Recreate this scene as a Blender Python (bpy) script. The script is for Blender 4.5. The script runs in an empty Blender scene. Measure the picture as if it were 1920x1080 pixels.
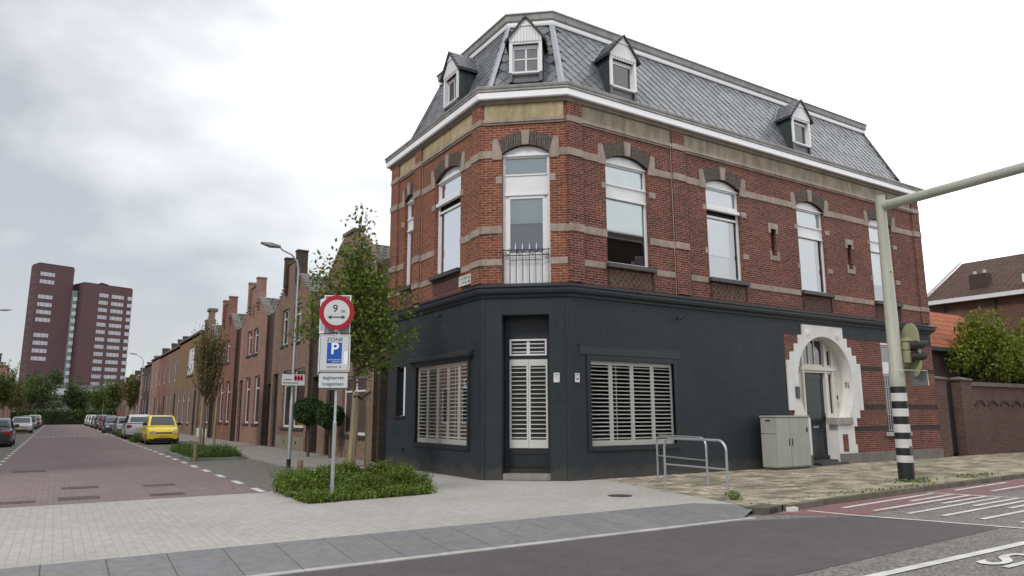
import bpy, bmesh, math, random
from mathutils import Vector, Matrix
R=math.radians
S=bpy.context.scene
random.seed(7)
# ---------------------------------------------------------------- camera
cd=bpy.data.cameras.new('camera'); cam=bpy.data.objects.new('camera',cd); S.collection.objects.link(cam)
S.camera=cam; cd.sensor_width=36; cd.lens=36*1333/1920; cd.clip_start=.1; cd.clip_end=3000
cam.matrix_world=Matrix(((.8457,-.0914,-.5258,0),(-.5334,-.1490,-.8326,0),(-.0022,.9846,-.1748,1.55),(0,0,0,1)))
# ---------------------------------------------------------------- light
SUN_AZ,SUN_EL=R(250),R(45)     # compass style: 0 = +Y, clockwise
wd=bpy.data.worlds.new('World'); S.world=wd; wd.use_nodes=True
nt=wd.node_tree; N=nt.nodes; L=nt.links; N.clear()
def nd(nt,t,**k):
    n=nt.nodes.new(t)
    for a,b in k.items(): setattr(n,a,b)
    return n
out=nd(nt,'ShaderNodeOutputWorld'); bg=nd(nt,'ShaderNodeBackground'); bg2=nd(nt,'ShaderNodeBackground'); add=nd(nt,'ShaderNodeAddShader')
sky=nd(nt,'ShaderNodeTexSky',sky_type='NISHITA',sun_disc=False,sun_elevation=SUN_EL,sun_rotation=SUN_AZ); bg.inputs[1].default_value=.02
L.new(sky.outputs[0],bg.inputs[0])
tc=nd(nt,'ShaderNodeTexCoord'); sep=nd(nt,'ShaderNodeSeparateXYZ'); L.new(tc.outputs['Generated'],sep.inputs[0])
mp=nd(nt,'ShaderNodeMapping'); mp.inputs['Scale'].default_value=(1,1,2.0); mp.inputs['Location'].default_value=(.35,.1,.4); L.new(tc.outputs['Generated'],mp.inputs[0])
no=nd(nt,'ShaderNodeTexNoise'); no.inputs['Scale'].default_value=2.3; no.inputs['Detail'].default_value=7; no.inputs['Roughness'].default_value=.48; no.inputs['Distortion'].default_value=.1; L.new(mp.outputs[0],no.inputs[0])
def math_(nt,op,a,b=None,c=None,clamp=False):
    n=nd(nt,'ShaderNodeMath',operation=op,use_clamp=clamp)
    for i,v in enumerate((a,b,c)):
        if v is None: continue
        if isinstance(v,(int,float)): n.inputs[i].default_value=v
        else: nt.links.new(v,n.inputs[i])
    return n.outputs[0]
g=math_(nt,'MULTIPLY_ADD',sep.outputs[0],1.5,-.22)
g=math_(nt,'ADD',g,math_(nt,'MULTIPLY_ADD',no.outputs[0],2.4,-.95))
g=math_(nt,'ADD',g,math_(nt,'MULTIPLY',math_(nt,'MAXIMUM',math_(nt,'MULTIPLY',sep.outputs[1],-1.),0.),.9),None,True)
cr=nd(nt,'ShaderNodeValToRGB'); cr.color_ramp.elements[0].color=(.39,.395,.41,1); cr.color_ramp.elements[1].color=(.97,.97,.97,1)
e=cr.color_ramp.elements.new(.5); e.color=(.73,.735,.745,1)
L.new(g,cr.inputs[0]); L.new(cr.outputs[0],bg2.inputs[0]); L.new(math_(nt,'MULTIPLY_ADD',math_(nt,'POWER',g,3.),.45,1.0),bg2.inputs[1])
L.new(bg.outputs[0],add.inputs[0]); L.new(bg2.outputs[0],add.inputs[1]); L.new(add.outputs[0],out.inputs[0])
sl=bpy.data.lights.new('sun','SUN'); sl.energy=1.35; sl.angle=R(14); sl.color=(1,.96,.9)
so=bpy.data.objects.new('sun',sl); S.collection.objects.link(so)
sp=Vector((math.sin(SUN_AZ)*math.cos(SUN_EL),math.cos(SUN_AZ)*math.cos(SUN_EL),math.sin(SUN_EL)))
so.rotation_euler=(-sp).to_track_quat('-Z','Y').to_euler(); so.location=(-20,-20,40)
vs=S.view_settings; vs.view_transform='Standard'; vs.look='None'; vs.gamma=1; vs.use_curve_mapping=False; vs.exposure=.38
S.cycles.max_bounces=6; S.cycles.transparent_max_bounces=12
# ---------------------------------------------------------------- materials
MC={}
def newmat(name):
    m=bpy.data.materials.new(name); m.use_nodes=True; nt=m.node_tree
    return m,nt,nt.nodes['Principled BSDF']
def mixc(nt,f,a,b,bl='MIX'):
    n=nd(nt,'ShaderNodeMix',data_type='RGBA',blend_type=bl)
    if isinstance(f,(int,float)): n.inputs[0].default_value=f
    else: nt.links.new(f,n.inputs[0])
    for i,v in ((6,a),(7,b)):
        if isinstance(v,tuple): n.inputs[i].default_value=v if len(v)==4 else (*v,1)
        else: nt.links.new(v,n.inputs[i])
    return n.outputs[2]
def noise(nt,vec,scale,detail=4,rough=.55,dist=0):
    n=nd(nt,'ShaderNodeTexNoise'); n.inputs['Scale'].default_value=scale; n.inputs['Detail'].default_value=detail; n.inputs['Roughness'].default_value=rough; n.inputs['Distortion'].default_value=dist
    nt.links.new(vec,n.inputs[0]); return n.outputs[0]
def ramp(nt,f,stops):
    n=nd(nt,'ShaderNodeValToRGB'); nt.links.new(f,n.inputs[0]); el=n.color_ramp.elements
    while len(el)<len(stops): el.new(.5)
    for e,(p,c) in zip(el,stops): e.position=p; e.color=(c,c,c,1) if isinstance(c,(int,float)) else (*c,1)
    return n.outputs[0]
def bump(nt,b,h,strength=.5,dist=.01):
    n=nd(nt,'ShaderNodeBump'); n.inputs['Strength'].default_value=strength; n.inputs['Distance'].default_value=dist
    nt.links.new(h,n.inputs['Height']); nt.links.new(n.outputs[0],b.inputs['Normal'])
def plain(name,c,rough=.6,metal=0,var=.15,vs=3,bmp=.15,spec=.5,coat=0,stain=None,stainamt=.6,island=0):
    if name in MC: return MC[name]
    m,nt,b=newmat(name); t=nd(nt,'ShaderNodeTexCoord'); v=t.outputs['Object']
    n1=noise(nt,v,vs,5); n2=noise(nt,v,vs*9,3)
    f=math_(nt,'ADD',math_(nt,'MULTIPLY',n1,.65),math_(nt,'MULTIPLY',n2,.35))
    col=mixc(nt,ramp(nt,f,[(.3,0.),(.7,1.)]),tuple(x*(1-var) for x in c),tuple(min(1,x*(1+var)) for x in c))
    if stain:
        mp=nd(nt,'ShaderNodeMapping'); mp.inputs['Scale'].default_value=(1.6,1.6,.5); nt.links.new(v,mp.inputs[0])
        n3=noise(nt,mp.outputs[0],1.7,6,.65,.4)
        col=mixc(nt,ramp(nt,n3,[(.42,0.),(.66,stainamt)]),col,stain)
    if island:
        gi=nd(nt,'ShaderNodeNewGeometry'); k=math_(nt,'MULTIPLY_ADD',gi.outputs['Random Per Island'],2*island,1-island)
        hs=nd(nt,'ShaderNodeHueSaturation'); nt.links.new(k,hs.inputs['Value']); nt.links.new(col,hs.inputs['Color']); col=hs.outputs[0]
    nt.links.new(col,b.inputs['Base Color']); b.inputs['Roughness'].default_value=rough; b.inputs['Metallic'].default_value=metal
    b.inputs['Specular IOR Level'].default_value=spec; b.inputs['Coat Weight'].default_value=coat; b.inputs['Coat Roughness'].default_value=.05
    if bmp: bump(nt,b,n2,bmp,.004)
    MC[name]=m; return m
def brick(name,c1,c2,mortar,bw=.22,bh=.065,ms=.011,rough=.85,rot=0,bmp=.55,dirt=(.03,.02,.018),damt=.35,off=.5,var=.25,ns=.8,freq=2,bias=0.,smooth=.1):
    if name in MC: return MC[name]
    m,nt,b=newmat(name); t=nd(nt,'ShaderNodeTexCoord'); v=t.outputs['UV']
    if rot:
        mp=nd(nt,'ShaderNodeMapping'); mp.inputs['Rotation'].default_value=(0,0,rot); nt.links.new(v,mp.inputs[0]); v=mp.outputs[0]
    br=nd(nt,'ShaderNodeTexBrick'); br.offset=off; br.offset_frequency=freq
    nt.links.new(v,br.inputs['Vector'])
    for k,x in (('Color1',c1),('Color2',c2),('Mortar',mortar)): br.inputs[k].default_value=(*x,1)
    br.inputs['Scale'].default_value=1; br.inputs['Mortar Size'].default_value=ms; br.inputs['Mortar Smooth'].default_value=smooth
    br.inputs['Brick Width'].default_value=bw; br.inputs['Row Height'].default_value=bh; br.inputs['Bias'].default_value=bias
    o=t.outputs['Object']; n1=noise(nt,o,ns,6,.6,.3); n2=noise(nt,o,ns*14,3)
    col=mixc(nt,ramp(nt,n1,[(.4,0.),(.75,damt)]),br.outputs[0],dirt)
    f=ramp(nt,n2,[(.25,1-var),(.75,1+var)]); col=mixc(nt,1.,col,f,'MULTIPLY')
    nt.links.new(col,b.inputs['Base Color']); b.inputs['Roughness'].default_value=rough; b.inputs['Specular IOR Level'].default_value=.3
    h=math_(nt,'ADD',math_(nt,'MULTIPLY',br.outputs['Fac'],-1.),math_(nt,'MULTIPLY',n2,.5)); bump(nt,b,h,bmp,.006)
    MC[name]=m; return m
def glass(name,tint=(.9,.95,.93),refl=.16,fk=1.0):
    if name in MC: return MC[name]
    m,nt,b=newmat(name); nt.nodes.remove(b); o=nt.nodes['Material Output']
    tr=nd(nt,'ShaderNodeBsdfTransparent'); tr.inputs[0].default_value=(*tint,1); gl=nd(nt,'ShaderNodeBsdfGlossy'); gl.inputs['Roughness'].default_value=.02; gl.inputs[0].default_value=(.95,.97,1,1)
    fr=nd(nt,'ShaderNodeFresnel'); fr.inputs[0].default_value=1.5
    mx=nd(nt,'ShaderNodeMixShader'); nt.links.new(math_(nt,'MULTIPLY_ADD',fr.outputs[0],fk,refl,True),mx.inputs[0]); nt.links.new(tr.outputs[0],mx.inputs[1]); nt.links.new(gl.outputs[0],mx.inputs[2]); nt.links.new(mx.outputs[0],o.inputs[0])
    MC[name]=m; return m
def leafmat(name,c,var=.35,tr=.3):
    if name in MC: return MC[name]
    m,nt,b=newmat(name); gi=nd(nt,'ShaderNodeNewGeometry'); o=nt.nodes['Material Output']
    k=gi.outputs['Random Per Island']
    col=mixc(nt,k,tuple(x*(1-var) for x in c),(min(1,c[0]*(1+var*1.3)),c[1]*(1+var),c[2]*(1+var*.4)))
    nt.links.new(col,b.inputs['Base Color']); b.inputs['Roughness'].default_value=.55; b.inputs['Specular IOR Level'].default_value=.35
    tl=nd(nt,'ShaderNodeBsdfTranslucent'); nt.links.new(col,tl.inputs[0]); mx=nd(nt,'ShaderNodeMixShader'); mx.inputs[0].default_value=tr
    nt.links.new(b.outputs[0],mx.inputs[1]); nt.links.new(tl.outputs[0],mx.inputs[2]); nt.links.new(mx.outputs[0],o.inputs[0])
    MC[name]=m; return m
# ---------------------------------------------------------------- helpers
def wloc(o):
    v=Vector((0,0,0))
    while o: v+=o.location; o=o.parent
    return v
class MB:
    def __init__(s): s.v=[]; s.f=[]
    def add(s,vs,fs):
        k=len(s.v); s.v+=[tuple(v) for v in vs]; s.f+=[tuple(i+k for i in f) for f in fs]; return s
    def box(s,a,b,c,d,e,f):
        vs=[(x,y,z) for z in (e,f) for y in (c,d) for x in (a,b)]
        return s.add(vs,[(0,2,3,1),(4,5,7,6),(0,1,5,4),(2,6,7,3),(0,4,6,2),(1,3,7,5)])
    def wbox(s,W,s0,s1,d0,d1,z0,z1):
        vs=[W(x,y,z) for z in (z0,z1) for y in (d0,d1) for x in (s0,s1)]
        return s.add(vs,[(0,2,3,1),(4,5,7,6),(0,1,5,4),(2,6,7,3),(0,4,6,2),(1,3,7,5)])
    def wq(s,W,s0,s1,d,z0,z1): return s.add([W(s0,d,z0),W(s1,d,z0),W(s1,d,z1),W(s0,d,z1)],[(0,1,2,3)])
    def obox(s,M,a,b,c,d,e,f):
        vs=[M@Vector((x,y,z)) for z in (e,f) for y in (c,d) for x in (a,b)]
        return s.add(vs,[(0,2,3,1),(4,5,7,6),(0,1,5,4),(2,6,7,3),(0,4,6,2),(1,3,7,5)])
    def poly(s,pts): return s.add(pts,[tuple(range(len(pts)))])
    def prism(s,pts,vec):
        n=len(pts); vec=Vector(vec); a=[Vector(p) for p in pts]
        return s.add(a+[p+vec for p in a],[tuple(range(n)),tuple(range(2*n-1,n-1,-1))]+[(i,(i+1)%n,n+(i+1)%n,n+i) for i in range(n)])
    def wprism(s,W,pts,d0,d1):
        n=len(pts); return s.add([W(x,d1,z) for x,z in pts]+[W(x,d0,z) for x,z in pts],[tuple(range(n)),tuple(range(2*n-1,n-1,-1))]+[(i,(i+1)%n,n+(i+1)%n,n+i) for i in range(n)])
    def tube(s,pts,rs,n=8,caps=True):
        pts=[Vector(p) for p in pts]
        if isinstance(rs,(int,float)): rs=[rs]*len(pts)
        k0=len(s.v); prev=None; rings=[]
        for i,p in enumerate(pts):
            t=(pts[min(i+1,len(pts)-1)]-pts[max(i-1,0)]).normalized()
            if prev is None: a=t.cross(Vector((0,0,1)) if abs(t.z)<.9 else Vector((1,0,0))).normalized()
            else: a=(prev-t*prev.dot(t)).normalized()
            prev=a; b=t.cross(a)
            rings.append([p+(a*math.cos(q)+b*math.sin(q))*rs[i] for q in [2*math.pi*j/n for j in range(n)]])
        vs=[v for r in rings for v in r]; fs=[(i*n+j,i*n+(j+1)%n,(i+1)*n+(j+1)%n,(i+1)*n+j) for i in range(len(pts)-1) for j in range(n)]
        if caps: fs+=[tuple(range(n-1,-1,-1)),tuple(range((len(pts)-1)*n,len(pts)*n))]
        return s.add(vs,fs)
    def disc(s,c,nrm,r,th,n=24,r2=None):
        nrm=Vector(nrm).normalized(); c=Vector(c); return s.tube([c,c+nrm*th],[r,r if r2 is None else r2],n)
    def build(s,name,m,parent=None,smooth=False,bevel=0,recalc=True):
        me=bpy.data.meshes.new(name); off=wloc(parent) if parent else Vector((0,0,0))
        bm=bmesh.new(); vv=[bm.verts.new(v) for v in s.v]
        for f in s.f:
            try: bm.faces.new([vv[i] for i in f])
            except Exception: pass
        if recalc: bmesh.ops.recalc_face_normals(bm,faces=bm.faces)
        if bevel: bmesh.ops.bevel(bm,geom=[e for e in bm.edges if len(e.link_faces)==2 and e.calc_face_angle(0)>.6],offset=bevel,segments=2,affect='EDGES',clamp_overlap=True)
        uv=bm.loops.layers.uv.new('UVMap'); Z=Vector((0,0,1)); bm.normal_update()
        for f in bm.faces:
            n=f.normal
            if abs(n.z)>.75:
                for l in f.loops: l[uv].uv=(l.vert.co.x,l.vert.co.y)
            else:
                t=Z.cross(n)
                if t.length<1e-6: t=Vector((1,0,0))
                t.normalize()
                if t.x+t.y*.7<0: t=-t
                b=n.cross(t)
                if b.z<0: b=-b
                for l in f.loops: l[uv].uv=(l.vert.co.dot(t),l.vert.co.dot(b))
            f.smooth=bool(smooth)
        for v in bm.verts: v.co-=off
        bm.to_mesh(me); bm.free()
        if smooth and smooth is not True: me.set_sharp_from_angle(angle=R(smooth))
        o=bpy.data.objects.new(name,me); S.collection.objects.link(o); me.materials.append(m)
        if parent: o.parent=parent
        return o
def build_each(mb,name,m,parent=None,**k):
    # every separate piece becomes an object of its own
    par=list(range(len(mb.v)))
    def fi(a):
        while par[a]!=a: par[a]=par[par[a]]; a=par[a]
        return a
    for f in mb.f:
        for i in f[1:]: par[fi(i)]=fi(f[0])
    gr={}
    for f in mb.f: gr.setdefault(fi(f[0]),[]).append(f)
    res=[]
    for fs in gr.values():
        ids=sorted({i for f in fs for i in f}); mp={a:b for b,a in enumerate(ids)}; q=MB(); q.add([mb.v[i] for i in ids],[tuple(mp[i] for i in f) for f in fs]); res.append(q.build(name,m,parent,**k))
    return res
def wall(P,u,n): 
    P=Vector((P[0],P[1],0)); u=Vector((u[0],u[1],0)); n=Vector((n[0],n[1],0))
    return lambda s,d,z: P+u*s+n*d+Vector((0,0,z))
def tag(o,label=None,cat=None,group=None,kind=None):
    for k,v in (('label',label),('category',cat),('group',group),('kind',kind)):
        if v: o[k]=v
    return o
def thing(name,loc,label,cat,group=None,rz=0):
    o=bpy.data.objects.new(name,None); S.collection.objects.link(o); o.location=loc; o.rotation_euler[2]=rz; o.empty_display_size=.3
    return tag(o,label,cat,group)
def struct(name,mb,m,**k): return tag(mb.build(name,m,**k),kind='structure')
def copy_tree(o,parent=None):
    c=o.copy(); S.collection.objects.link(c); c.parent=parent
    for ch in o.children: copy_tree(ch,c)
    return c
def panel(mb,W,outer,holes,d,depth):
    bm=bmesh.new(); 
    for lp in [outer]+holes:
        vs=[bm.verts.new((x,z,0)) for x,z in lp]
        for i in range(len(vs)): bm.edges.new((vs[i],vs[(i+1)%len(vs)]))
    bmesh.ops.triangle_fill(bm,use_beauty=True,edges=bm.edges[:],normal=(0,0,1)); bm.verts.index_update()
    mb.add([W(v.co.x,d,v.co.y) for v in bm.verts],[tuple(v.index for v in f.verts) for f in bm.faces]); bm.free()
    for lp in holes:
        n=len(lp); mb.add([W(x,d,z) for x,z in lp]+[W(x,d-depth,z) for x,z in lp],[(i,(i+1)%n,n+(i+1)%n,n+i) for i in range(n)])
def rect(a,b,c,d): return [(a,c),(b,c),(b,d),(a,d)]
def arc(s0,s1,zs,zc,n=10):   # from right springing over the crown to the left
    w=(s1-s0)/2; h=max(zc-zs,1e-3); r=(w*w+h*h)/(2*h); cx=(s0+s1)/2; cz=zc-r; a=math.asin(min(1,w/r))
    return [(cx+r*math.sin(a-2*a*i/n),cz+r*math.cos(a-2*a*i/n)) for i in range(n+1)]
def archop(s0,s1,zb,zs,zc): return [(s0,zb),(s1,zb)]+arc(s0,s1,zs,zc)
def offs(poly,d,closed=True):   # clockwise-from-outside handled by given outward normals
    n=len(poly); outp=[]
    for i in range(n):
        p=Vector(poly[i]); a=Vector(poly[i-1]); b=Vector(poly[(i+1)%n])
        e1=(p-a).normalized(); e2=(b-p).normalized(); n1=Vector((e1.y,-e1.x)); n2=Vector((e2.y,-e2.x))
        outp.append(p+(n1+n2)/(1+n1.dot(n2))*d)
    return outp
def sweep(mb,poly,prof,closed=True,segs=None):
    rings=[offs(poly,d) for d,z in prof]; n=len(poly); m=len(prof)
    vs=[(rings[j][i].x,rings[j][i].y,prof[j][1]) for i in range(n) for j in range(m)]
    fs=[(i*m+j,i*m+(j+1)%m,((i+1)%n)*m+(j+1)%m,((i+1)%n)*m+j) for i in range(n) for j in range(m)]
    mb.add(vs,fs)
def text(body,name,M,size,m,parent,ext=.002,xs=1,align='CENTER',bold=0):
    c=bpy.data.curves.new(name,'FONT'); c.body=body; c.size=size; c.extrude=ext; c.align_x=align; c.align_y='CENTER'; c.offset=bold*size
    o=bpy.data.objects.new(name,c); S.collection.objects.link(o); c.materials.append(m)
    M=M@Matrix.Diagonal((xs,1,1,1))
    dg=bpy.context.evaluated_depsgraph_get(); me=bpy.data.meshes.new_from_object(o.evaluated_get(dg)); bpy.data.objects.remove(o)
    off=wloc(parent) if parent else Vector((0,0,0)); me.transform(Matrix.Translation(-off)@M)
    if not me.materials: me.materials.append(m)
    o=bpy.data.objects.new(name,me); S.collection.objects.link(o)
    if parent: o.parent=parent
    return o
def face_matrix(P,right,up):
    r=Vector(right).normalized(); u=Vector(up).normalized(); n=r.cross(u)
    return Matrix(((r.x,u.x,n.x,P[0]),(r.y,u.y,n.y,P[1]),(r.z,u.z,n.z,P[2]),(0,0,0,1)))
# shared materials
BR=brick('red_brick',(.205,.045,.024),(.085,.021,.018),(.25,.18,.148),ms=.0095,var=.38)
BRL=brick('lit_red_brick',(.275,.066,.028),(.14,.033,.021),(.31,.22,.16),ms=.0095,var=.36)  # same red brick, with the light from the left put into the colour
DBR=brick('dark_arch_brick',(.095,.075,.062),(.055,.045,.042),(.16,.14,.12),rot=R(90),bw=.3,bh=.06,ms=.008)
DKB=brick('dark_band_brick',(.045,.034,.034),(.03,.025,.026),(.07,.06,.055))
PUR=brick('purple_panel_brick',(.13,.05,.045),(.08,.035,.035),(.12,.09,.08))
PAINT=brick('anthracite_painted_blocks',(.0215,.0305,.0365),(.0190,.0270,.0330),(.036,.046,.053),bw=.92,bh=.432,ms=.007,rough=.6,bmp=.9,dirt=(.036,.043,.046),damt=.5,var=.14,freq=2,off=.37,smooth=.6)
TRIM=plain('anthracite_trim',(.020,.027,.034),.5,var=.12)
def splash(m):
    nt=m.node_tree; b=nt.nodes['Principled BSDF']; src=b.inputs['Base Color'].links[0].from_socket; t=nd(nt,'ShaderNodeTexCoord'); s_=nd(nt,'ShaderNodeSeparateXYZ'); nt.links.new(t.outputs['Object'],s_.inputs[0])
    n1=noise(nt,t.outputs['Object'],2.2,6,.65); z=math_(nt,'ADD',s_.outputs[2],math_(nt,'MULTIPLY_ADD',n1,-.9,.35)); f=ramp(nt,z,[(.0,.55),(.22,.0)])
    mp=nd(nt,'ShaderNodeMapping'); mp.inputs['Scale'].default_value=(3.5,3.5,.25); nt.links.new(t.outputs['Object'],mp.inputs[0]); n2=noise(nt,mp.outputs[0],1.5,6,.6)
    col=mixc(nt,ramp(nt,n2,[(.5,0.),(.75,.45)]),src,(.040,.046,.050)); nt.links.new(mixc(nt,f,col,(.085,.075,.062)),b.inputs['Base Color'])
splash(PAINT)
DTRIM=plain('anthracite_window_trim',(.016,.019,.023),.45,var=.1)
STONE=plain('grey_sandstone',(.35,.285,.235),.85,var=.25,vs=5,bmp=.5,stain=(.15,.12,.10),stainamt=.5)
FRZ=plain('lichened_frieze_stone',(.42,.345,.215),.85,var=.2,vs=3,bmp=.4,stain=(.19,.145,.045),stainamt=.8)
FRG=plain('grey_frieze_stone',(.30,.25,.185),.85,var=.22,vs=3,bmp=.4,stain=(.10,.085,.06),stainamt=.7)
WHITE=plain('white_paint',(.74,.74,.75),.4,var=.05,bmp=.05)
FASC=plain('fascia_white',(.86,.86,.88),.4,var=.04,bmp=.05)
CREAM=plain('cream_paint',(.66,.64,.57),.4,var=.05,bmp=.05)
SHUT=plain('white_shutter',(.67,.67,.64),.45,var=.05,bmp=0)
GREYM=plain('gutter_grey',(.30,.29,.275),.6,var=.18,vs=4,stain=(.13,.125,.115))
SLATE=plain('natural_slate',(.165,.172,.186),.34,var=.18,vs=6,bmp=.25,island=.22,spec=.6)
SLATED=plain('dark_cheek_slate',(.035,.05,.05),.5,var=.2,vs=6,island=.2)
LEAD=plain('lead_strip',(.32,.345,.38),.42,metal=.35,var=.15,vs=4)
SILL=plain('bluestone_sill',(.05,.05,.052),.5,var=.15)
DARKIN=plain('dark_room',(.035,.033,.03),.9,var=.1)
BLIND=plain('pale_green_blind',(.74,.83,.81),.8,var=.04,bmp=0); WBL=plain('white_blind',(.84,.84,.87),.8,var=.03,bmp=0)
CURT=plain('white_curtain',(.70,.69,.74),.9,var=.06,vs=12,bmp=.3)
GL=glass('window_glass'); GLD=glass('shop_glass',(.95,.97,.955),.0,.45)
BLACK=plain('black_paint',(.012,.012,.014),.6,var=.1)
OPG=plain('dark_window_glass',(.02,.022,.026),.06,var=.1,bmp=0,spec=1)
OPGB=plain('bright_window_glass',(.45,.47,.5),.1,var=.1,bmp=0,spec=1)
exec_later=[]
# ================================================================ GROUND
def sheet(name,pts,z,m,zs=None):
    mb=MB(); mb.poly([(p[0],p[1],z if zs is None else zs[i]) for i,p in enumerate(pts)]); o=struct(name,mb,m,recalc=False)
    if o.data.polygons[0].normal.z<0: o.data.flip_normals()
    return o
ASPO=plain('old_asphalt',(.172,.163,.15),.88,var=.14,vs=.7,bmp=.6,stain=(.12,.112,.10),stainamt=.5)
_n=ASPO.node_tree
def speckle(m,scale,amt,dark=.5,light=1.6):
    nt=m.node_tree; b=nt.nodes['Principled BSDF']; src=b.inputs['Base Color'].links[0].from_socket
    t=nd(nt,'ShaderNodeTexCoord'); v=nd(nt,'ShaderNodeTexVoronoi'); v.inputs['Scale'].default_value=scale; nt.links.new(t.outputs['Object'],v.inputs[0])
    sp_=nd(nt,'ShaderNodeSeparateXYZ'); nt.links.new(v.outputs['Color'],sp_.inputs[0])
    f=ramp(nt,sp_.outputs[0],[(0,dark),(.5,1.),(1.,light)]); nt.links.new(mixc(nt,amt,src,mixc(nt,1.,src,f,'MULTIPLY')),b.inputs['Base Color'])
speckle(ASPO,38,1.)
ASPN=plain('new_asphalt',(.083,.076,.079),.82,var=.14,vs=.55,bmp=.4,stain=(.062,.058,.058),stainamt=.5); speckle(ASPN,60,.6,.7,1.35)
REDA=plain('red_asphalt',(.19,.10,.10),.85,var=.12,vs=.8,bmp=.4); speckle(REDA,50,.7)
MARK=plain('road_marking_paint',(.62,.62,.60),.7,var=.12,vs=6,stain=(.3,.29,.28),stainamt=.5)
PAVL=brick('light_concrete_pavers',(.405,.392,.368),(.375,.362,.34),(.305,.29,.27),bw=.21,bh=.105,ms=.005,rough=.85,rot=R(90),bmp=.35,dirt=(.27,.26,.24),damt=.6,var=.13,ns=.5)
SETT=brick('grey_kerb_slabs',(.195,.198,.198),(.175,.178,.18),(.075,.075,.075),bw=.60,bh=2.4,ms=.007,rough=.8,bmp=.4,dirt=(.15,.155,.155),damt=.6,var=.16,ns=.6,off=0)
REDR=brick('red_clay_pavers',(.235,.182,.184),(.205,.156,.160),(.14,.10,.10),bw=.2,bh=.1,ms=.006,rough=.85,bmp=.35,dirt=(.15,.115,.115),damt=.5,var=.12,ns=.3)
GREYP=brick('grey_parking_pavers',(.185,.178,.16),(.14,.137,.128),(.095,.09,.08),bw=.2,bh=.1,ms=.008,rough=.88,bmp=.4,dirt=(.19,.17,.12),damt=.4,var=.2,ns=.5)
SIDEW=brick('sidewalk_tiles',(.30,.29,.265),(.26,.25,.23),(.15,.145,.13),bw=.3,bh=.3,ms=.008,rough=.88,bmp=.4,dirt=(.2,.19,.16),damt=.4,var=.15)
# yellow tiles with worn, mossy joints
def yellow_tiles():
    m=brick('yellow_worn_tiles',(.47,.41,.31),(.31,.27,.21),(.12,.115,.08),bw=.31,bh=.31,ms=.014,rough=.88,bmp=.6,dirt=(.16,.14,.10),damt=.55,var=.22,ns=.9,bias=-.25)
    nt=m.node_tree; b=nt.nodes['Principled BSDF']; src=b.inputs['Base Color'].links[0].from_socket
    t=nd(nt,'ShaderNodeTexCoord'); mp=nd(nt,'ShaderNodeMapping'); mp.inputs['Scale'].default_value=(.9,1.5,1); nt.links.new(t.outputs['Object'],mp.inputs[0])
    vz=nd(nt,'ShaderNodeTexVoronoi'); vz.inputs['Scale'].default_value=1.9; vz.distance='CHEBYCHEV'; nt.links.new(mp.outputs[0],vz.inputs[0]); sz=nd(nt,'ShaderNodeSeparateXYZ'); nt.links.new(vz.outputs['Color'],sz.inputs[0]); src=mixc(nt,1.,src,ramp(nt,sz.outputs[0],[(0,.62),(.35,.95),(1.,1.22)]),'MULTIPLY')
    n1=noise(nt,mp.outputs[0],1.6,6,.6,.5); col=mixc(nt,ramp(nt,n1,[(.50,0.),(.58,.7)]),src,(.12,.10,.075))
    n2=noise(nt,t.outputs['Object'],.55,5,.65,.5); col=mixc(nt,ramp(nt,n2,[(.52,0.),(.68,.65)]),col,(.13,.135,.065))
    nt.links.new(col,b.inputs['Base Color']); return m
YEL=yellow_tiles()
sheet('ground',[(-900,-300),(1200,-300),(1200,1500),(-900,1500)],-.2,plain('far_ground',(.12,.12,.09),.95,var=.25,vs=.05))
sheet('main_road',[(-150,-22),(200,-22),(200,14),(-150,14)],-.1,ASPO)
sheet('new_asphalt_patch',[(-150,7.97),(8.9,7.93),(10.25,7.55),(11.15,7.2),(11.75,5.35),(6.6,5.0),(-150,4.2)],-.096,ASPN)
sheet('red_bike_lane',[(10.2,8.1),(10.6,7.75),(11.25,7.2),(12.3,7.3),(17.0,7.62),(40,8.6),(90,11),(90,13),(40,9.85),(21.7,8.95),(15.8,8.58),(12,8.32),(10.6,8.12)],-.0955,REDA)
# side street
sheet('side_street',[(-1.40,15.2),(3.72,15.32),(3.72,160),(-1.40,160)],.002,REDR)
sheet('paving',[(-150,9.40),(9.62,9.30),(10.14,8.78),(10.36,9.59),(10.6,10.82),(11.3,13.83),(10.37,13.82),(8.708,15.22),(8.708,21.12),(5.95,21.12),(5.3,17.5),(3.72,15.3),(-150,15.2)],0,PAVL)
sheet('parking_strip',[(3.72,15.32),(5.2,17.4),(5.95,21.12),(5.95,160),(3.72,160)],.001,GREYP)
sheet('parking_strip',[(-3.6,15.2),(-1.4,15.2),(-1.4,160),(-3.6,160)],.001,GREYP)
mb=MB(); mb.box(5.95,8.80,21.12,160,-.1,.035); struct('sidewalk',mb,SIDEW)
mb=MB(); mb.box(-6.2,-3.6,15.2,160,-.1,.035); struct('sidewalk',mb,SIDEW)
mb=MB(); mb.box(5.83,5.95,19.0,160,-.1,.05); struct('kerb',mb,plain('kerb_concrete',(.24,.235,.22),.85,stain=(.13,.125,.1)))
KERB=MC['kerb_concrete']
mb=MB(); mb.box(-3.72,-3.6,15.2,160,-.1,.05); struct('kerb',mb,KERB)
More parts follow.
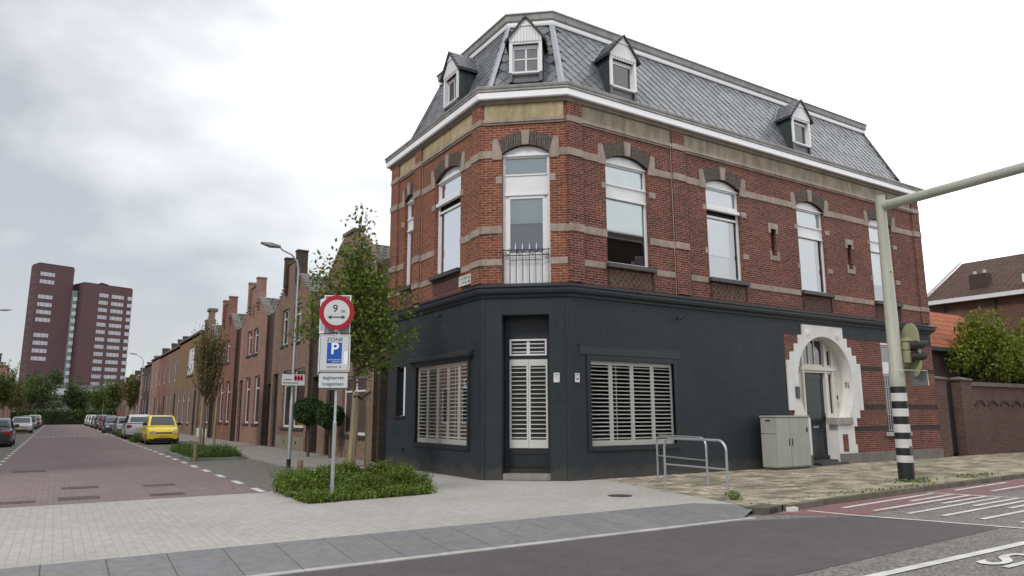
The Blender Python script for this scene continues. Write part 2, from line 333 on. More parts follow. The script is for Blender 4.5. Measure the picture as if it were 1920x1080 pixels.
# sloping slab band up to the raised junction
def slabs():
    mb=MB(); mb.add([(-150,9.40,0),(9.62,9.30,0),(10.14,8.78,0),(10.0,8.30,-.02),(9.35,7.98,-.088),(8.9,8.0,-.088),(-150,8.03,-.088)],[(0,1,2,3,4,5,6)]); o=struct('kerb_slab_ramp',mb,SETT,recalc=False)
    if o.data.polygons[0].normal.z<0: o.data.flip_normals()
    # gutter line of white stones along the ramp
    mb=MB(); x=-40
    while x<8.8:
        mb.box(x,x+.79,7.90,8.025,-.12,-.086); x+=.8
    struct('white_gutter_line',mb,plain('white_kerb_stone',(.44,.43,.41),.8,var=.15,vs=5,stain=(.25,.24,.22)))
slabs()
# yellow pavement, raised behind its kerb
YP=[(10.6,10.82),(11.3,13.83),(60,13.83),(60,11.2),(40,9.98),(21.7,9.10),(15.8,8.72),(12,8.45),(10.9,8.30),(10.25,8.22),(9.98,8.32),(10.14,8.78),(10.36,9.59)]
sheet('yellow_pavement',YP,.003,YEL)
def ribbon(name,pts,w,z0,z1,m,gap=None):
    mb=MB()
    for i in range(len(pts)-1):
        p=Vector(pts[i]); q=Vector(pts[i+1]); e=(q-p); n=Vector((e.y,-e.x)).normalized()*w
        L_=e.length; k=max(1,int(L_/1.0)) if gap else 1
        for j in range(k):
            a=p+e*(j/k+(gap/L_/2 if gap else 0)); b=p+e*((j+1)/k-(gap/L_/2 if gap else 0))
            mb.prism([(a.x,a.y,z0),(b.x,b.y,z0),(b.x+n.x,b.y+n.y,z0),(a.x+n.x,a.y+n.y,z0)],(0,0,z1-z0))
    return struct(name,mb,m)
ribbon('kerb',[(10.75,8.29),(12,8.45),(15.8,8.72),(21.7,9.10),(40,9.98),(60,11.2)],.13,-.12,.008,plain('old_kerb',(.17,.15,.115),.9,var=.25,vs=4,stain=(.07,.075,.04),stainamt=.8),.015)
# markings (painted, 4 mm above the road)
def mark(mb,x0,y0,x1,y1,w,z=-.0905):
    p=Vector((x0,y0)); q=Vector((x1,y1)); e=q-p; n=Vector((-e.y,e.x)).normalized()*w/2
    mb.poly([(p.x-n.x,p.y-n.y,z),(q.x-n.x,q.y-n.y,z),(q.x+n.x,q.y+n.y,z),(p.x+n.x,p.y+n.y,z)])
mb=MB()
for a in [(11.9,7.92,15.57,8.27),(12.01,7.41,15.84,7.70),(12.12,6.89,15.9,7.17),(12.34,6.44,16.2,6.68),(12.46,5.91,16.6,6.12),(12.6,5.4,17,5.6),
          (13.87,7.80,15.7,7.97),(14.0,7.29,15.9,7.42),(14.11,6.80,16.1,6.92),(14.3,6.3,16.4,6.43),
          (16.6,8.35,19.5,8.60),(17.1,7.85,21,8.15),(17.6,7.35,22,7.65),(18.,6.85,22.5,7.15),(18.4,6.35,23,6.6)]: mark(mb,*a,.09)
for a in [(11.05,8.02,11.22,7.17),(11.22,7.17,11.54,6.38),(11.54,6.38,12.0,5.05),(12.0,5.05,12.3,4.7)]: mark(mb,*a,.09,-.0895)
mark(mb,15.62,8.42,16.3,6.3,.1,-.0885); mark(mb,16.3,6.3,16.75,4.7,.1,-.0875)
mark(mb,-40,4.0,7.2,4.53,.12); mark(mb,7.2,4.53,60,5.25,.12)
o=struct('lane_markings',mb,MARK,recalc=False)
for p in o.data.polygons:
    pass
_t=text('BUS','bus_lane_lettering',face_matrix((9.40,3.82,-.089),(0,1,0),(-1,0,0)),.62,MARK,None,.0005,1.0,bold=.012)
_t.data.transform(Matrix.Translation(Vector((9.40,0,0)))@Matrix.Diagonal((2.35,1,1,1))@Matrix.Translation(Vector((-9.40,0,0)))); tag(_t,kind='structure')
# dashes beside the parking strips
mb=MB()
for i in range(60):
    y=15.35+i*2.07
    mb.poly([(3.63,y,.007),(3.78,y,.007),(3.78,y+.9,.007),(3.63,y+.9,.007)])
for i in range(60):
    y=24+i*2.0; mb.poly([(-1.47,y,.007),(-1.33,y,.007),(-1.33,y+.8,.007),(-1.47,y+.8,.007)])
for yy in (62,112):
    for k in range(14 if yy==62 else 10):
        x=-1.1+k*.33 if yy==62 else -1.1+k*.45; mb.poly([(x,yy,.009),(x+.17,yy,.009),(x+.17,yy+(.9 if k%2 else .5),.009),(x,yy+(.9 if k%2 else .5),.009)])
struct('side_street_markings',mb,MARK,recalc=False)
# darker patches in the red pavers
DP=brick('dark_red_pavers',(.12,.088,.09),(.10,.075,.08),(.08,.06,.06),bw=.2,bh=.1,ms=.006)
for i,(a,b,c,d) in enumerate([(.23,.93,18.2,18.75),(.17,.85,15.9,16.5),(1.76,2.41,17.9,18.4),(1.69,2.32,15.75,16.25),(-.9,-.18,15.8,16.2),(-.85,-.1,24.2,24.8)]):
    sheet('paver_patch',[(a,c),(b,c),(b,d),(a,d)],.0065,DP)
tag(MB().disc((9.31,10.87,.001),(0,0,1),.24,.004).build('manhole_cover',plain('cast_iron',(.07,.065,.06),.6,metal=.3,vs=20,bmp=.6)),'round dark iron manhole cover in the light paving in front of the hoop rails','manhole cover')
tag(MB().disc((3.35,16.5,.001),(0,0,1),.05,.004).build('ground_stud',MC['cast_iron']),'tiny iron stud in the pavers beside the planted corner bed','stud')
# storm drain inlet set in the kerb
d=thing('storm_drain',(10.45,8.2,0),'open kerb drain with two dark slots between grey ramp and yellow pavement','drain')
F=wall((10.12,8.13),(.97,.24),(.24,-.97))
mb=MB(); mb.wbox(F,-.12,.52,-.32,.04,-.12,.012); mb.build('drain_block',plain('drain_concrete',(.115,.10,.085),.85,stain=(.05,.05,.035)),d,bevel=.01)
mb=MB(); mb.wbox(F,.04,.17,.038,.045,-.085,-.02); mb.wbox(F,.21,.34,.038,.045,-.085,-.02); mb.build('slot',BLACK,d)
tag(MB().box(10.72,10.9,8.09,8.2,-.1,-.03).build('crumpled_litter',WHITE),'small crumpled white scrap lying at the kerb beside the drain','litter')
# ================================================================ CORNER BUILDING
A=Vector((8.708,15.223)); B_=Vector((10.368,13.818)); C_=Vector((26.88,13.818)); E_=Vector((26.88,21.12)); D_=Vector((8.708,21.12))
FP=[D_,A,B_,C_,E_]; FPt=[tuple(p) for p in FP]
fd=(B_-A).normalized(); fn=Vector((fd.y,-fd.x))
WL=wall((8.708,0),(0,1),(-1,0)); WR=wall((0,13.818),(1,0),(0,-1)); WF=wall(A,fd,fn); FL=(B_-A).length
CB=thing('corner_building',(8.708,15.223,0),'large red brick corner building with anthracite painted ground floor and slate mansard roof','building')
ups=[(WR,11.64,13.15),(WR,15.40,16.87),(WR,19.56,21.0),(WR,23.56,24.98)]
ZB,ZS,ZC=5.38,8.17,8.40
FLW=(WF,.52,1.74); L1=(WL,16.38,17.94); L2=(WL,19.42,20.10)
DOOR=[(19.92,0.0),(20.78,0.0),(20.78,1.42),(21.25,1.42)]
def circ(cx,cz,r,a0,a1,n): return [(cx+r*math.cos(R(a0+(a1-a0)*i/n)),cz+r*math.sin(R(a0+(a1-a0)*i/n))) for i in range(n+1)]
SC=20.38
def opening(r,e):
    a=[(x,z if z>2.55 else 2.55+(z-2.55)*1.25) for x,z in circ(SC,2.55,r,-40,220,44)]
    return [(SC-.95-e,-.001),(SC+.40+e,-.001),(SC+.40+e,1.42-e)]+a+[(SC-.95-e,1.42-e)]
# --- brick walls
mb=MB(); mb2=MB()
hR=[archop(a+0,b,ZB,ZS,ZC) for _,a,b in ups]
slits=[(18.2,18.45),(22.18,22.42)]
hR+=[rect(a,b,6.35,7.2) for a,b in slits]
panel(mb,WR,rect(10.368,26.88,4.5,9.62),hR,0,.16)
mb.build('brick_wall',BR,CB,recalc=False)
mb=MB(); panel(mb,WF,rect(0,FL,4.5,9.62),[archop(.52,1.74,4.62,8.15,8.38)],0,.16)
panel(mb,WL,rect(15.223,21.12,4.5,9.62),[archop(16.38,17.94,ZB,ZS,ZC),archop(19.42,20.10,ZB,ZS-.02,ZC-.1)],0,.16)
mb.build('brick_wall',BRL,CB,recalc=False)
mb=MB(); mb.box(8.708,26.88,21.119,21.12,0,9.6); mb.poly([(26.88,13.818,0),(26.88,21.12,0),(26.88,21.12,9.6),(26.88,13.818,9.6)]); mb.build('rear_wall',BR,CB)
# ground floor brick on the right, with door hole and a window
mb=MB(); op=opening(1.44,.03)
outer=[(18.5,0),(op[0][0],0)]+[op[-1]]+op[3:-1][::-1]+[op[2],(op[1][0],0),(26.88,0),(26.88,3.96),(18.5,3.96)]
panel(mb,WR,outer,[rect(23.62,24.70,.92,3.88)],0,.16)
mb.build('brick_wall',BR,CB,recalc=False)
# painted ground floor
mb=MB()
panel(mb,WR,[(10.368,0),(18.5,0),(18.5,3.96),(26.88,3.96),(26.88,4.5),(10.368,4.5)],[rect(10.99,13.80,.78,2.86)],.003,.14)
panel(mb,WF,[(0,0),(.52,0),(.52,3.97),(1.69,3.97),(1.69,0),(FL,0),(FL,4.5),(0,4.5)],[],.003,0)
for a,b in ((.52,0),(1.69,0)): mb.add([WF(a,.003,0),WF(a,-.45,0),WF(a,-.45,3.97),WF(a,.003,3.97)],[(0,1,2,3)])
mb.add([WF(.52,.003,3.97),WF(1.69,.003,3.97),WF(1.69,-.45,3.97),WF(.52,-.45,3.97)],[(0,1,2,3)])
panel(mb,WL,rect(15.223,21.12,0,4.5),[rect(15.88,18.97,.78,2.88),rect(19.75,20.48,1.51,2.98)],.003,.14)
mb.build('painted_wall',PAINT,CB,recalc=False)
# black lines standing in for the shade of the facet's recessed grooves
mb=MB()
mb.wbox(WF,.085,.105,.0,.012,0,4.42); mb.wbox(WF,FL-.105,FL-.085,.0,.012,0,4.42); build_each(mb,'groove_shade',BLACK,CB)
# floors / inside
mb=MB(); ins=[tuple(p) for p in offs(FPt,-.3)]
for z in (.15,4.55,9.5): mb.prism([(x,y,z) for x,y in ins],(0,0,.1))
for x in (14.5,18.7,22.3): mb.box(x,x+.1,14.2,21.0,.3,9.4)
mb.box(9.1,26.5,17.6,17.7,.3,9.4)
mb.build('inner_floors_and_walls',DARKIN,CB)
# plinth
mb=MB(); mb.wbox(WR,20.80,26.90,-.02,.05,0,.31); mb.wbox(WR,18.5,19.42,-.02,.05,0,.31); build_each(mb,'plinth',plain('plinth_stone',(.19,.175,.16),.85,stain=(.1,.09,.08)),CB,bevel=.008)
# belt cornice
mb=MB(); sweep(mb,FPt,[(-.02,4.40),(.04,4.40),(.05,4.46),(.13,4.50),(.15,4.56),(.15,4.62),(.19,4.64),(.19,4.68),(0.0,4.76),(-.02,4.76)]); mb.build('belt_cornice',TRIM,CB)
# pilasters, frieze, mouldings, bands
pR=[(10.37,10.84),(14.06,14.56),(26.40,26.88)]; pL=[(15.225,15.68),(18.82,19.30),(20.55,21.12)]
mb=MB()
for a,b in pR: mb.wbox(WR,a,b,-.01,.06,4.77,9.60)
build_each(mb,'pilaster',BR,CB)
mb=MB()
for a,b in pL: mb.wbox(WL,a,b,-.01,.06,4.77,9.60)
build_each(mb,'pilaster',BRL,CB)
segR=[(10.84,14.06),(14.56,26.40)]; segL=[(15.68,18.82),(19.30,20.55)]
def mould(mb,W,a,b):
    mb.wprism(lambda s,d,z:W(a+(b-a)*s,d,z),[(0,8.94),(1,8.94),(1,8.99),(0,8.99)],-.01,.045)
    mb.wbox(W,a,b,-.01,.075,8.99,9.045); mb.wbox(W,a,b,-.01,.05,9.045,9.10)
mb=MB(); mc=MB()
for a,b in segL: mb.wbox(WL,a+.03,b-.03,-.01,.022,9.10,9.60); mould(mc,WL,a,b)
mb.wbox(WF,.06,FL-.06,-.01,.022,9.10,9.60); mould(mc,WF,.03,FL-.03)
build_each(mb,'frieze_panel',FRZ,CB)
for a,b in segR: mould(mc,WR,a,b)
mb=MB()
for a,b in segR: mb.wbox(WR,a+.03,b-.03,-.01,.022,9.10,9.60)
build_each(mb,'frieze_panel',FRG,CB)
for W,ps in ((WR,pR),(WL,pL)):
    for a,b in ps:
        mc.wbox(W,a-.012,b+.012,0,.085,8.95,9.02); mc.wbox(W,a-.006,b+.006,0,.074,9.02,9.12)
mc.build('frieze_moulding',STONE,CB,bevel=.006)
# corbel table under the gutter
mb=MB(); sweep(mb,FPt,[(-.02,9.50),(.07,9.50),(.085,9.55),(.12,9.585),(.12,9.62),(-.02,9.62)]); mb.build('soffit_moulding',plain('soffit_brown',(.20,.175,.14),.8,stain=(.11,.09,.07)),CB)
mb=MB(); sweep(mb,FPt,[(-.02,9.60),(.175,9.60),(.19,9.62),(.19,9.775),(.165,9.785),(-.02,9.785)]); mb.build('gutter_fascia',FASC,CB)
mb=MB(); sweep(mb,FPt,[(-.02,9.78),(.20,9.78),(.215,9.80),(.205,9.85),(.225,9.87),(.235,9.93),(.21,9.955),(.12,9.97),(.05,10.02),(-.14,10.10),(-.34,10.20),(-.36,10.16),(-.05,9.8)]); mb.build('gutter',GREYM,CB)
# stone bands
mb=MB()
def band(W,a,b,z0,z1,pil=()):
    mb.wbox(W,a,b,-.01,.022,z0,z1)
    for p,q in pil: 
        if p<b and q>a: mb.wbox(W,max(a,p-.01),min(b,q+.01),0,.09,z0+.0,z1-.0)
def gaps(ops,a,b,m=.0):
    r=[]; x=a
    for p,q in ops: r.append((x,p-m)); x=q+m
    r.append((x,b)); return [t for t in r if t[1]-t[0]>.03]
oR=[(a,b) for _,a,b in ups]; oL=[(16.38,17.94),(19.42,20.10)]
for a,b in gaps(oR,10.37,26.88,.001): band(WR,a,b,8.04,8.235,pR)
for a,b in gaps(oL,15.225,21.12,.001): band(WL,a,b,8.02,8.215,pL); band(WL,a,b,6.0,6.19,pL)
for a,b in ((.01,.52),(1.74,FL)): band(WF,a,b,8.05,8.24); band(WF,a,b,6.05,6.25); band(WF,a,b,5.22,5.385)
band(WR,10.37,11.64,6.06,6.26,pR); band(WR,13.15,14.62,6.05,6.24,pR)
for a,b in ((10.84,11.58),(13.32,14.06),(14.62,15.33),(17.05,19.5),(21.2,23.48),(25.15,26.88)): band(WR,a,b,5.215,5.375,pR)
for a,b in ((15.225,16.30),(18.12,19.34),(20.2,21.12)): band(WL,a,b,5.21,5.365,pL)
for (a,b) in oR:
    mb.wbox(WR,a-.15,a,-.01,.02,7.37,7.53); mb.wbox(WR,b,b+.24,-.01,.02,7.37,7.53)
for (a,b) in oR[1:]: mb.wbox(WR,a-.13,a,-.01,.02,6.08,6.24); mb.wbox(WR,b,b+.24,-.01,.02,6.08,6.24)
for (a,b) in oL: mb.wbox(WL,a-.16,a,-.01,.02,7.35,7.51); mb.wbox(WL,b,b+.2,-.01,.02,7.35,7.51)
mb.wbox(WF,.36,.52,-.01,.02,7.36,7.55); mb.wbox(WF,1.74,1.90,-.01,.02,7.38,7.57)
# corner pieces so the bands wrap the facet
for (W1_,s1_,P0_) in ((WL,15.235,A),(WR,10.385,B_)):
    at=0 if P0_ is A else FL; sg=1 if P0_ is A else -1
    for z0_,z1_ in ((8.03,8.23),(6.03,6.22),(5.215,5.37)):
        if P0_ is B_ and z0_==5.215: continue
        q=[WF(at+sg*.02,.024,z0_),WF(at+sg*.02,-.02,z0_),W1_(s1_,-.02,z0_),W1_(s1_,.092,z0_),W1_(s1_-.05,.092,z0_)]
        mb.prism(q,(0,0,z1_-z0_))
build_each(mb,'stone_band',STONE,CB,bevel=.005)
for a,b in slits:
    mb=MB(); c=(a+b)/2; mb.wbox(WR,a-.1,b+.1,-.01,.03,7.2,7.38); mb.wbox(WR,a-.1,a-.001,-.01,.03,7.06,7.2); mb.wbox(WR,b+.001,b+.1,-.01,.03,7.06,7.2)
    mb.wbox(WR,a-.1,b+.1,-.01,.03,6.2,6.35); mb.wbox(WR,a-.1,a-.001,-.01,.03,6.35,6.48); mb.wbox(WR,b+.001,b+.1,-.01,.03,6.35,6.48)
    s=mb.build('ventilation_slit',STONE,CB,bevel=.004); MB().wbox(WR,a-.02,b+.02,-.16,-.14,6.3,7.25).build('slit_back',PUR,s)
# thin pale pipes down the facades
mb=MB(); mb.tube([WR(14.02,.03,4.75),WR(14.02,.03,9.5)],.012,6); mb.tube([WL(18.78,.03,4.75),WL(18.78,.03,9.0)],.010,6); build_each(mb,'cable',STONE,CB)
# --- upper windows
def up_window(W,a,b,zb,zs,zc,kind,brickm,blind=None,small=False):
    w=b-a; c=(a+b)/2; t=.075; D=-.11
    f=MB(); 
    sp=zs-.03
    f.wbox(W,a,a+t,D-.05,D,zb,sp); f.wbox(W,b-t,b,D-.05,D,zb,sp); 
    f.wprism(W,[(a,sp-.02),(b,sp-.02)]+arc(a,b,zs,zc-.01),D-.06,D+.012)      # arched head board
    f.wbox(W,a+t,b-t,D-.06,D+.004,sp-.065,sp-.02)
    f.wbox(W,a,b,D-.02,D+.05,sp-.025,sp+.02)
    if kind=='door':
        f.wbox(W,a+t,b-t,D-.05,D-.01,7.08,7.60); f.wbox(W,a+t-.02,b-t+.02,D-.03,D+.02,7.05,7.11); f.wbox(W,a+t-.02,b-t+.02,D-.03,D+.015,7.58,7.625)
        f.wbox(W,a+t,a+t+.12,D-.05,D-.012,4.64,7.05); f.wbox(W,b-t-.12,b-t,D-.05,D-.012,4.64,7.05); f.wbox(W,a+t,b-t,D-.05,D-.012,6.97,7.05); f.wbox(W,a+t,b-t,D-.05,D-.012,4.64,4.80); f.wbox(W,a+t,b-t,D-.05,D-.012,5.38,5.56)
        for k in range(1,9): x=a+t+.12+(b-a-2*t-.24)*k/9; f.wbox(W,x-.035,x+.028,D-.05,D-.03,4.8,5.38)
        f.wbox(W,a+t+.1,b-t-.1,D-.05,D-.036,4.8,5.38)
        f.wbox(W,a,b,D-.05,.06,4.60,4.645)
        zt0,zt1,zl0,zl1=7.625,sp-.065,5.56,6.97; ia,ib=a+t+.12,b-t-.12
    else:
        f.wbox(W,a,b,D-.05,D,zb,zb+.07)
        lo=7.20; hi=7.55
        if kind=='vent': f.wbox(W,a+t,b-t,D-.05,D+.05,hi-.03,hi+.06); f.wbox(W,a+t,b-t,D-.05,D-.0,7.20,7.27); f.wbox(W,a,b,D-.02,D+.09,7.42,7.52)
        else: f.wbox(W,a+t,b-t,D-.05,D-.006,lo,hi); f.wbox(W,a+.01,b-.01,D-.03,D+.03,hi-.02,hi+.035); f.wbox(W,a+.01,b-.01,D-.03,D+.03,lo-.035,lo+.02)
        zt0,zt1,zl0,zl1=hi+.035,sp-.065,zb+.07,lo-.035; ia,ib=a+t,b-t
    o=f.build('window',WHITE,CB,bevel=.006)
    g=MB(); g.wq(W,a+t,b-t,D-.04,zt0,zt1); g.build('pane',GL,o); g=MB(); g.wq(W,ia,ib,D-.04,zl0,zl1); g.build('pane',GL,o)
    if kind=='vent': MB().wbox(W,a+t,b-t,D-.2,D-.1,7.25,7.44).build('vent_gap',BLACK,o)
    bl=MB(); bl.wbox(W,a+t+.002,b-t-.002,D-.075,D-.065,zt0,zt1)
    if blind is None: blind=zl0-.05
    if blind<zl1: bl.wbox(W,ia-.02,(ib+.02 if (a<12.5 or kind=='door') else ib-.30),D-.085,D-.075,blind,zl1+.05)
    if blind<zl1 and a>12.5 and kind!='door': MB().wbox(W,ib-.34,ib+.02,D-.20,D-.19,zl0,zl1+.05).build('reflection_strip',plain('green_grey_reflection',(.30,.37,.35),.8,var=.06),o)  # green-grey panel paints the reflection at the glass edge beside the blind
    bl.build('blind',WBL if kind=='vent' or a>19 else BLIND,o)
    if kind=='door':
        MB().wbox(W,ia-.02,ib+.02,D-.14,D-.13,5.5,6.33).build('net_curtain',plain('mauve_net',(.22,.20,.25),.9,var=.1),o)
    elif kind=='vent' and W is WR: MB().wbox(W,ia-.02,ib-.3,D-.14,D-.13,5.4,6.1).build('net_curtain',CURT,o)
    # arch
    m=MB(); inn=arc(a,b,zs,zc); e=.10 if not small else .06; ex=arc(a-e,b+e,zs+.38,zc+.36); m.wprism(W,ex+inn[::-1],-.10,.018); m.build('window_arch',DBR,CB)
    k=MB(); k.wprism(W,[(c-.085,zc-.005),(c+.085,zc-.005),(c+.115,zc+.385),(c-.115,zc+.385)],0,.05)
    for s_,x in ((-1,a),(1,b)):
        k.wprism(W,[(x,zs-.15),(x,zs+.0),(x+s_*e*.95,zs+.38),(x+s_*(e+.07),zs+.42),(x+s_*(e+.07+(.08 if not small else .02)),zs+.38),(x+s_*(e+.07+(.08 if not small else .02)),zs-.15)] if s_>0 else [(x,zs-.15),(x,zs+.0),(x+s_*e*.95,zs+.38),(x+s_*(e+.07),zs+.42),(x+s_*(e+.15 if not small else e+.09),zs+.38),(x+s_*(e+.15 if not small else e+.09),zs-.15)],0,.032)
    build_each(k,'arch_stone',STONE,CB,bevel=.004)
    if kind!='door':
        MB().wbox(W,a-.07,b+.10,-.1,.13,zb-.12,zb-.005).build('window_sill',SILL,CB,bevel=.008)
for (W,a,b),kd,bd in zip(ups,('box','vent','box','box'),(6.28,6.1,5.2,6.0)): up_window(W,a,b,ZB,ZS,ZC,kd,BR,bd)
up_window(WF,.52,1.74,4.62,8.15,8.38,'door',BR,6.33)
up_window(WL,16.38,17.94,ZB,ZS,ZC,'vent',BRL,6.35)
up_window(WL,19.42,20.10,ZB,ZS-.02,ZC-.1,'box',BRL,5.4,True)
# panels under the sills
DIA=brick('diamond_tile_panel',(.14,.07,.045),(.075,.042,.036),(.16,.13,.10),bw=.13,bh=.13,ms=.012,rot=R(45),off=0)
for (W,a,b),m in zip(ups,(DIA,DIA,PUR,PUR)):
    p=MB().wbox(W,a+.04,b+.02,-.01,.008,4.82,5.19).build('decorative_panel',m,CB); q=MB(); q.wbox(W,b+.02,b+.06,-.01,.03,4.80,5.25); q.wbox(W,a,a+.04,-.01,.03,4.80,5.25); build_each(q,'panel_edge',DKB,p)
p=MB().wbox(WL,16.42,18.0,-.01,.008,4.82,5.22).build('decorative_panel',PUR,CB); MB().wbox(WL,19.45,20.12,-.01,.008,4.82,5.22).build('decorative_panel',PUR,CB)
# small flower balcony railing in front of the facet door
IRON=plain('wrought_iron',(.025,.026,.032),.5,metal=.3)
mb=MB(); z1,z0=5.60,4.70; a,b,d=.53,1.73,.03
for z in (z1,5.46,z0): mb.tube([WF(a,d,z),WF(b,d,z)],.013,6)
for i in range(8):
    x=a+.03+(b-a-.06)*i/7; mb.tube([WF(x,d,4.66),WF(x,d,z1+.03)],.009,6)
for i in range(4): x=a+.15+.3*i; mb.tube([WF(x-.08,d+.01,5.53),WF(x,d+.015,5.585),WF(x+.08,d+.01,5.53),WF(x,d+.01,5.475),WF(x-.08,d+.01,5.53)],.007,5)
rl=mb.build('balcony_railing',IRON,CB)
mb=MB()
for i in range(6): x=a+.16+(b-a-.32)*i/5; mb.tube([WF(x,d,5.60),WF(x,d,5.67),WF(x,d,5.78)],[.012,.016,.002],6)
mb.build('spear_tip',WHITE,rl)
# --- ground floor windows with shutters
def louvre(W,s0,s1,z0,z1,n,D,nsl,o,top=.10,bot=.13,st=.055):
    w=(s1-s0)/n
    for i in range(n):
        a=s0+i*w+.004; b=a+w-.008; m=MB(); m.wbox(W,a,a+st,D-.03,D,z0,z1); m.wbox(W,b-st,b,D-.03,D,z0,z1); m.wbox(W,a+st,b-st,D-.03,D,z1-top,z1); m.wbox(W,a+st,b-st,D-.03,D,z0,z0+bot)
        p=(z1-top-z0-bot)/nsl
        for k in range(nsl):
            z=z0+bot+p*(k+.5); m.add([W(a+st,D+.014,z-.015),W(b-st,D+.014,z-.015),W(b-st,D-.046,z+.006),W(a+st,D-.046,z+.006),W(a+st,D+.014,z-.005),W(b-st,D+.014,z-.005),W(b-st,D-.046,z+.014),W(a+st,D-.046,z+.014)],[(0,1,2,3),(4,5,6,7),(0,1,5,4),(2,3,7,6)])
        x=a+st+.09; m.wbox(W,x,x+.012,D+.018,D+.026,z0+bot,z1-top) if i==1 and n>2 else None
        m.build('shutter',SHUT,o)
def ground_window(W,s0,s1,z0,z1,n,nsl,fr=.12):
    f=MB(); t=fr
    f.wbox(W,s0-t,s0,-.05,.035,z0-t,z1+t); f.wbox(W,s1,s1+t,-.05,.035,z0-t,z1+t); f.wbox(W,s0,s1,-.05,.035,z1,z1+t); f.wbox(W,s0,s1,-.05,.04,z0-t,z0)
    o=f.build('window',DTRIM,CB,bevel=.006)
    MB().wq(W,s0,s1,-.01,z0,z1).build('pane',GLD,o)
    louvre(W,s0,s1,z0,z1,n,-.07,nsl,o)
    return o
ground_window(WR,10.99,13.80,.78,2.86,4,19); o=ground_window(WL,15.88,18.97,.78,2.88,5,19)
mb=MB(); mb.wbox(WR,10.65,14.08,-.01,.022,2.995,3.24); mb.wbox(WR,10.64,14.09,-.01,.032,3.215,3.245); mb.build('window_hood',TRIM,CB,bevel=.004)
mb=MB(); mb.add([WL(15.58,0,3.17),WL(19.29,0,3.17),WL(19.29,.16,3.12),WL(15.58,.16,3.12),WL(15.58,0,2.98),WL(19.29,0,2.98),WL(19.29,.16,3.03),WL(15.58,.16,3.03)],[(0,1,2,3),(4,5,6,7),(2,3,7,6),(0,3,7,4),(1,2,6,5)]); mb.build('window_hood',TRIM,CB)
f=MB(); f.wbox(WL,19.75,19.95,-.06,-.035,1.515,2.975); f.wbox(WL,19.87,20.48,-.16,-.15,1.51,2.98); o=f.build('window',WHITE,CB); MB().wbox(WL,19.88,20.46,-.15,-.135,1.53,2.96).build('pane',OPG,o); MB().wbox(WL,20.40,20.48,-.16,.0,1.51,2.98).build('reveal_board',DTRIM,o)
MB().wbox(WL,19.7,20.55,-.1,.05,1.45,1.505).build('window_sill',TRIM,CB)
# facet entrance
d0=-.42
m=MB(); m.wbox(WF,.50,1.71,d0-.04,d0-.015,0,4.0); o=m.build('shop_front',DTRIM,CB)
m=MB(); m.wbox(WF,.53,.64,d0-.02,d0+.03,0.2,3.97); m.wbox(WF,1.60,1.68,d0-.02,d0+.03,.2,3.97); m.wbox(WF,.64,1.60,d0-.02,d0+.02,2.90,2.98); m.wbox(WF,.64,1.60,d0-.02,d0+.02,.58,.73); m.wbox(WF,.64,1.60,d0-.02,d0+.0,.2,.58);m.wbox(WF,.70,1.54,d0-.02,d0+.012,.27,.52); m.wbox(WF,.64,1.60,d0-.02,d0+.012,3.41,3.97)
m.build('door_frame',DTRIM,CB,bevel=.006)
o=MB().wbox(WF,.655,1.60,d0-.014,d0-.004,.73,2.90).build('glass_door',DARKIN,CB)
MB().wq(WF,.64,1.60,d0+.045,.73,2.90).build('pane',GLD,o)
louvre(WF,.645,1.60,.735,2.895,2,d0+.022,17,o,top=.16,bot=.20,st=.045)
m=MB(); 
for r_ in ((.65,1.59,3.355,3.40),(.65,1.59,2.985,3.03),(.65,.70,3.03,3.355),(1.54,1.59,3.03,3.355)): m.wbox(WF,r_[0],r_[1],d0-.01,d0+.055,r_[2],r_[3])
o=m.build('transom_window',WHITE,CB,bevel=.006)
m=MB(); m.wbox(WF,1.08,1.16,d0+.0,d0+.02,3.03,3.355)
for k in range(3): m.wbox(WF,.72,1.08,d0,d0+.012,3.07+k*.10,3.095+k*.10); m.wbox(WF,1.16,1.52,d0,d0+.012,3.07+k*.10,3.095+k*.10)
m.build('shutter',SHUT,o)
m=MB(); m.wbox(WF,.525,1.685,-.44,-.03,0.0,.15); m.build('doorstep',plain('step_stone',(.27,.255,.235),.85,stain=(.15,.14,.12)),CB,bevel=.01)
# --- white stepped door surround with horseshoe arch
half=[(1.36,.31),(1.36,.58),(1.27,.58),(1.27,1.14),(1.44,1.14),(1.44,1.40),(1.65,1.40),(1.65,1.65),(1.88,1.65),(1.88,3.15),(1.68,3.15),(1.68,3.41),(1.45,3.41),(1.45,3.67),(1.24,3.67),(1.24,3.95),(1.04,3.95),(1.04,4.29)]
op=opening(1.40,0)
def surround(d,dp):
    mb=MB(); L_=[(SC-x,z) for x,z in half][::-1]
    outer=[(op[1][0],.31)]+[(SC+x,z) for x,z in half]+L_+[(op[0][0],.31)]+[op[-1]]+op[3:-1][::-1]+[op[2]]
    panel(mb,WR,outer,[],d,0)
    n=len(outer)
    mb.add([WR(x,d,z) for x,z in outer]+[WR(x,0,z) for x,z in outer],[(i,(i+1)%n,n+(i+1)%n,n+i) for i in range(2*len(half)+1)])
    ins=[op[0],op[-1]]+op[3:-1][::-1]+[op[2],op[1]]; n=len(ins)
    mb.add([WR(x,d,max(z,.0)) for x,z in ins]+[WR(SC+(x-SC)*(1.0),-.36,max(z,0)) for x,z in ins],[(i,i+1,n+i+1,n+i) for i in range(n-1)])
    return mb
sd=surround(.05,0).build('door_surround',plain('surround_white',(.70,.695,.69),.5,var=.06,stain=(.52,.50,.47),stainamt=.5,bmp=.1),CB,recalc=False)
m=MB()
for x in (19.60,21.12):
    m.disc(WR(x,.05,4.03),(0,-1,0),.135,.012,28); m.disc(WR(x,.062,4.03),(0,-1,0),.10,.015,28,.06)
build_each(m,'medallion',MC['surround_white'],sd)
MB().wbox(WR,20.99,21.27,.048,.055,.36,.90).build('brick_inset',BR,sd)
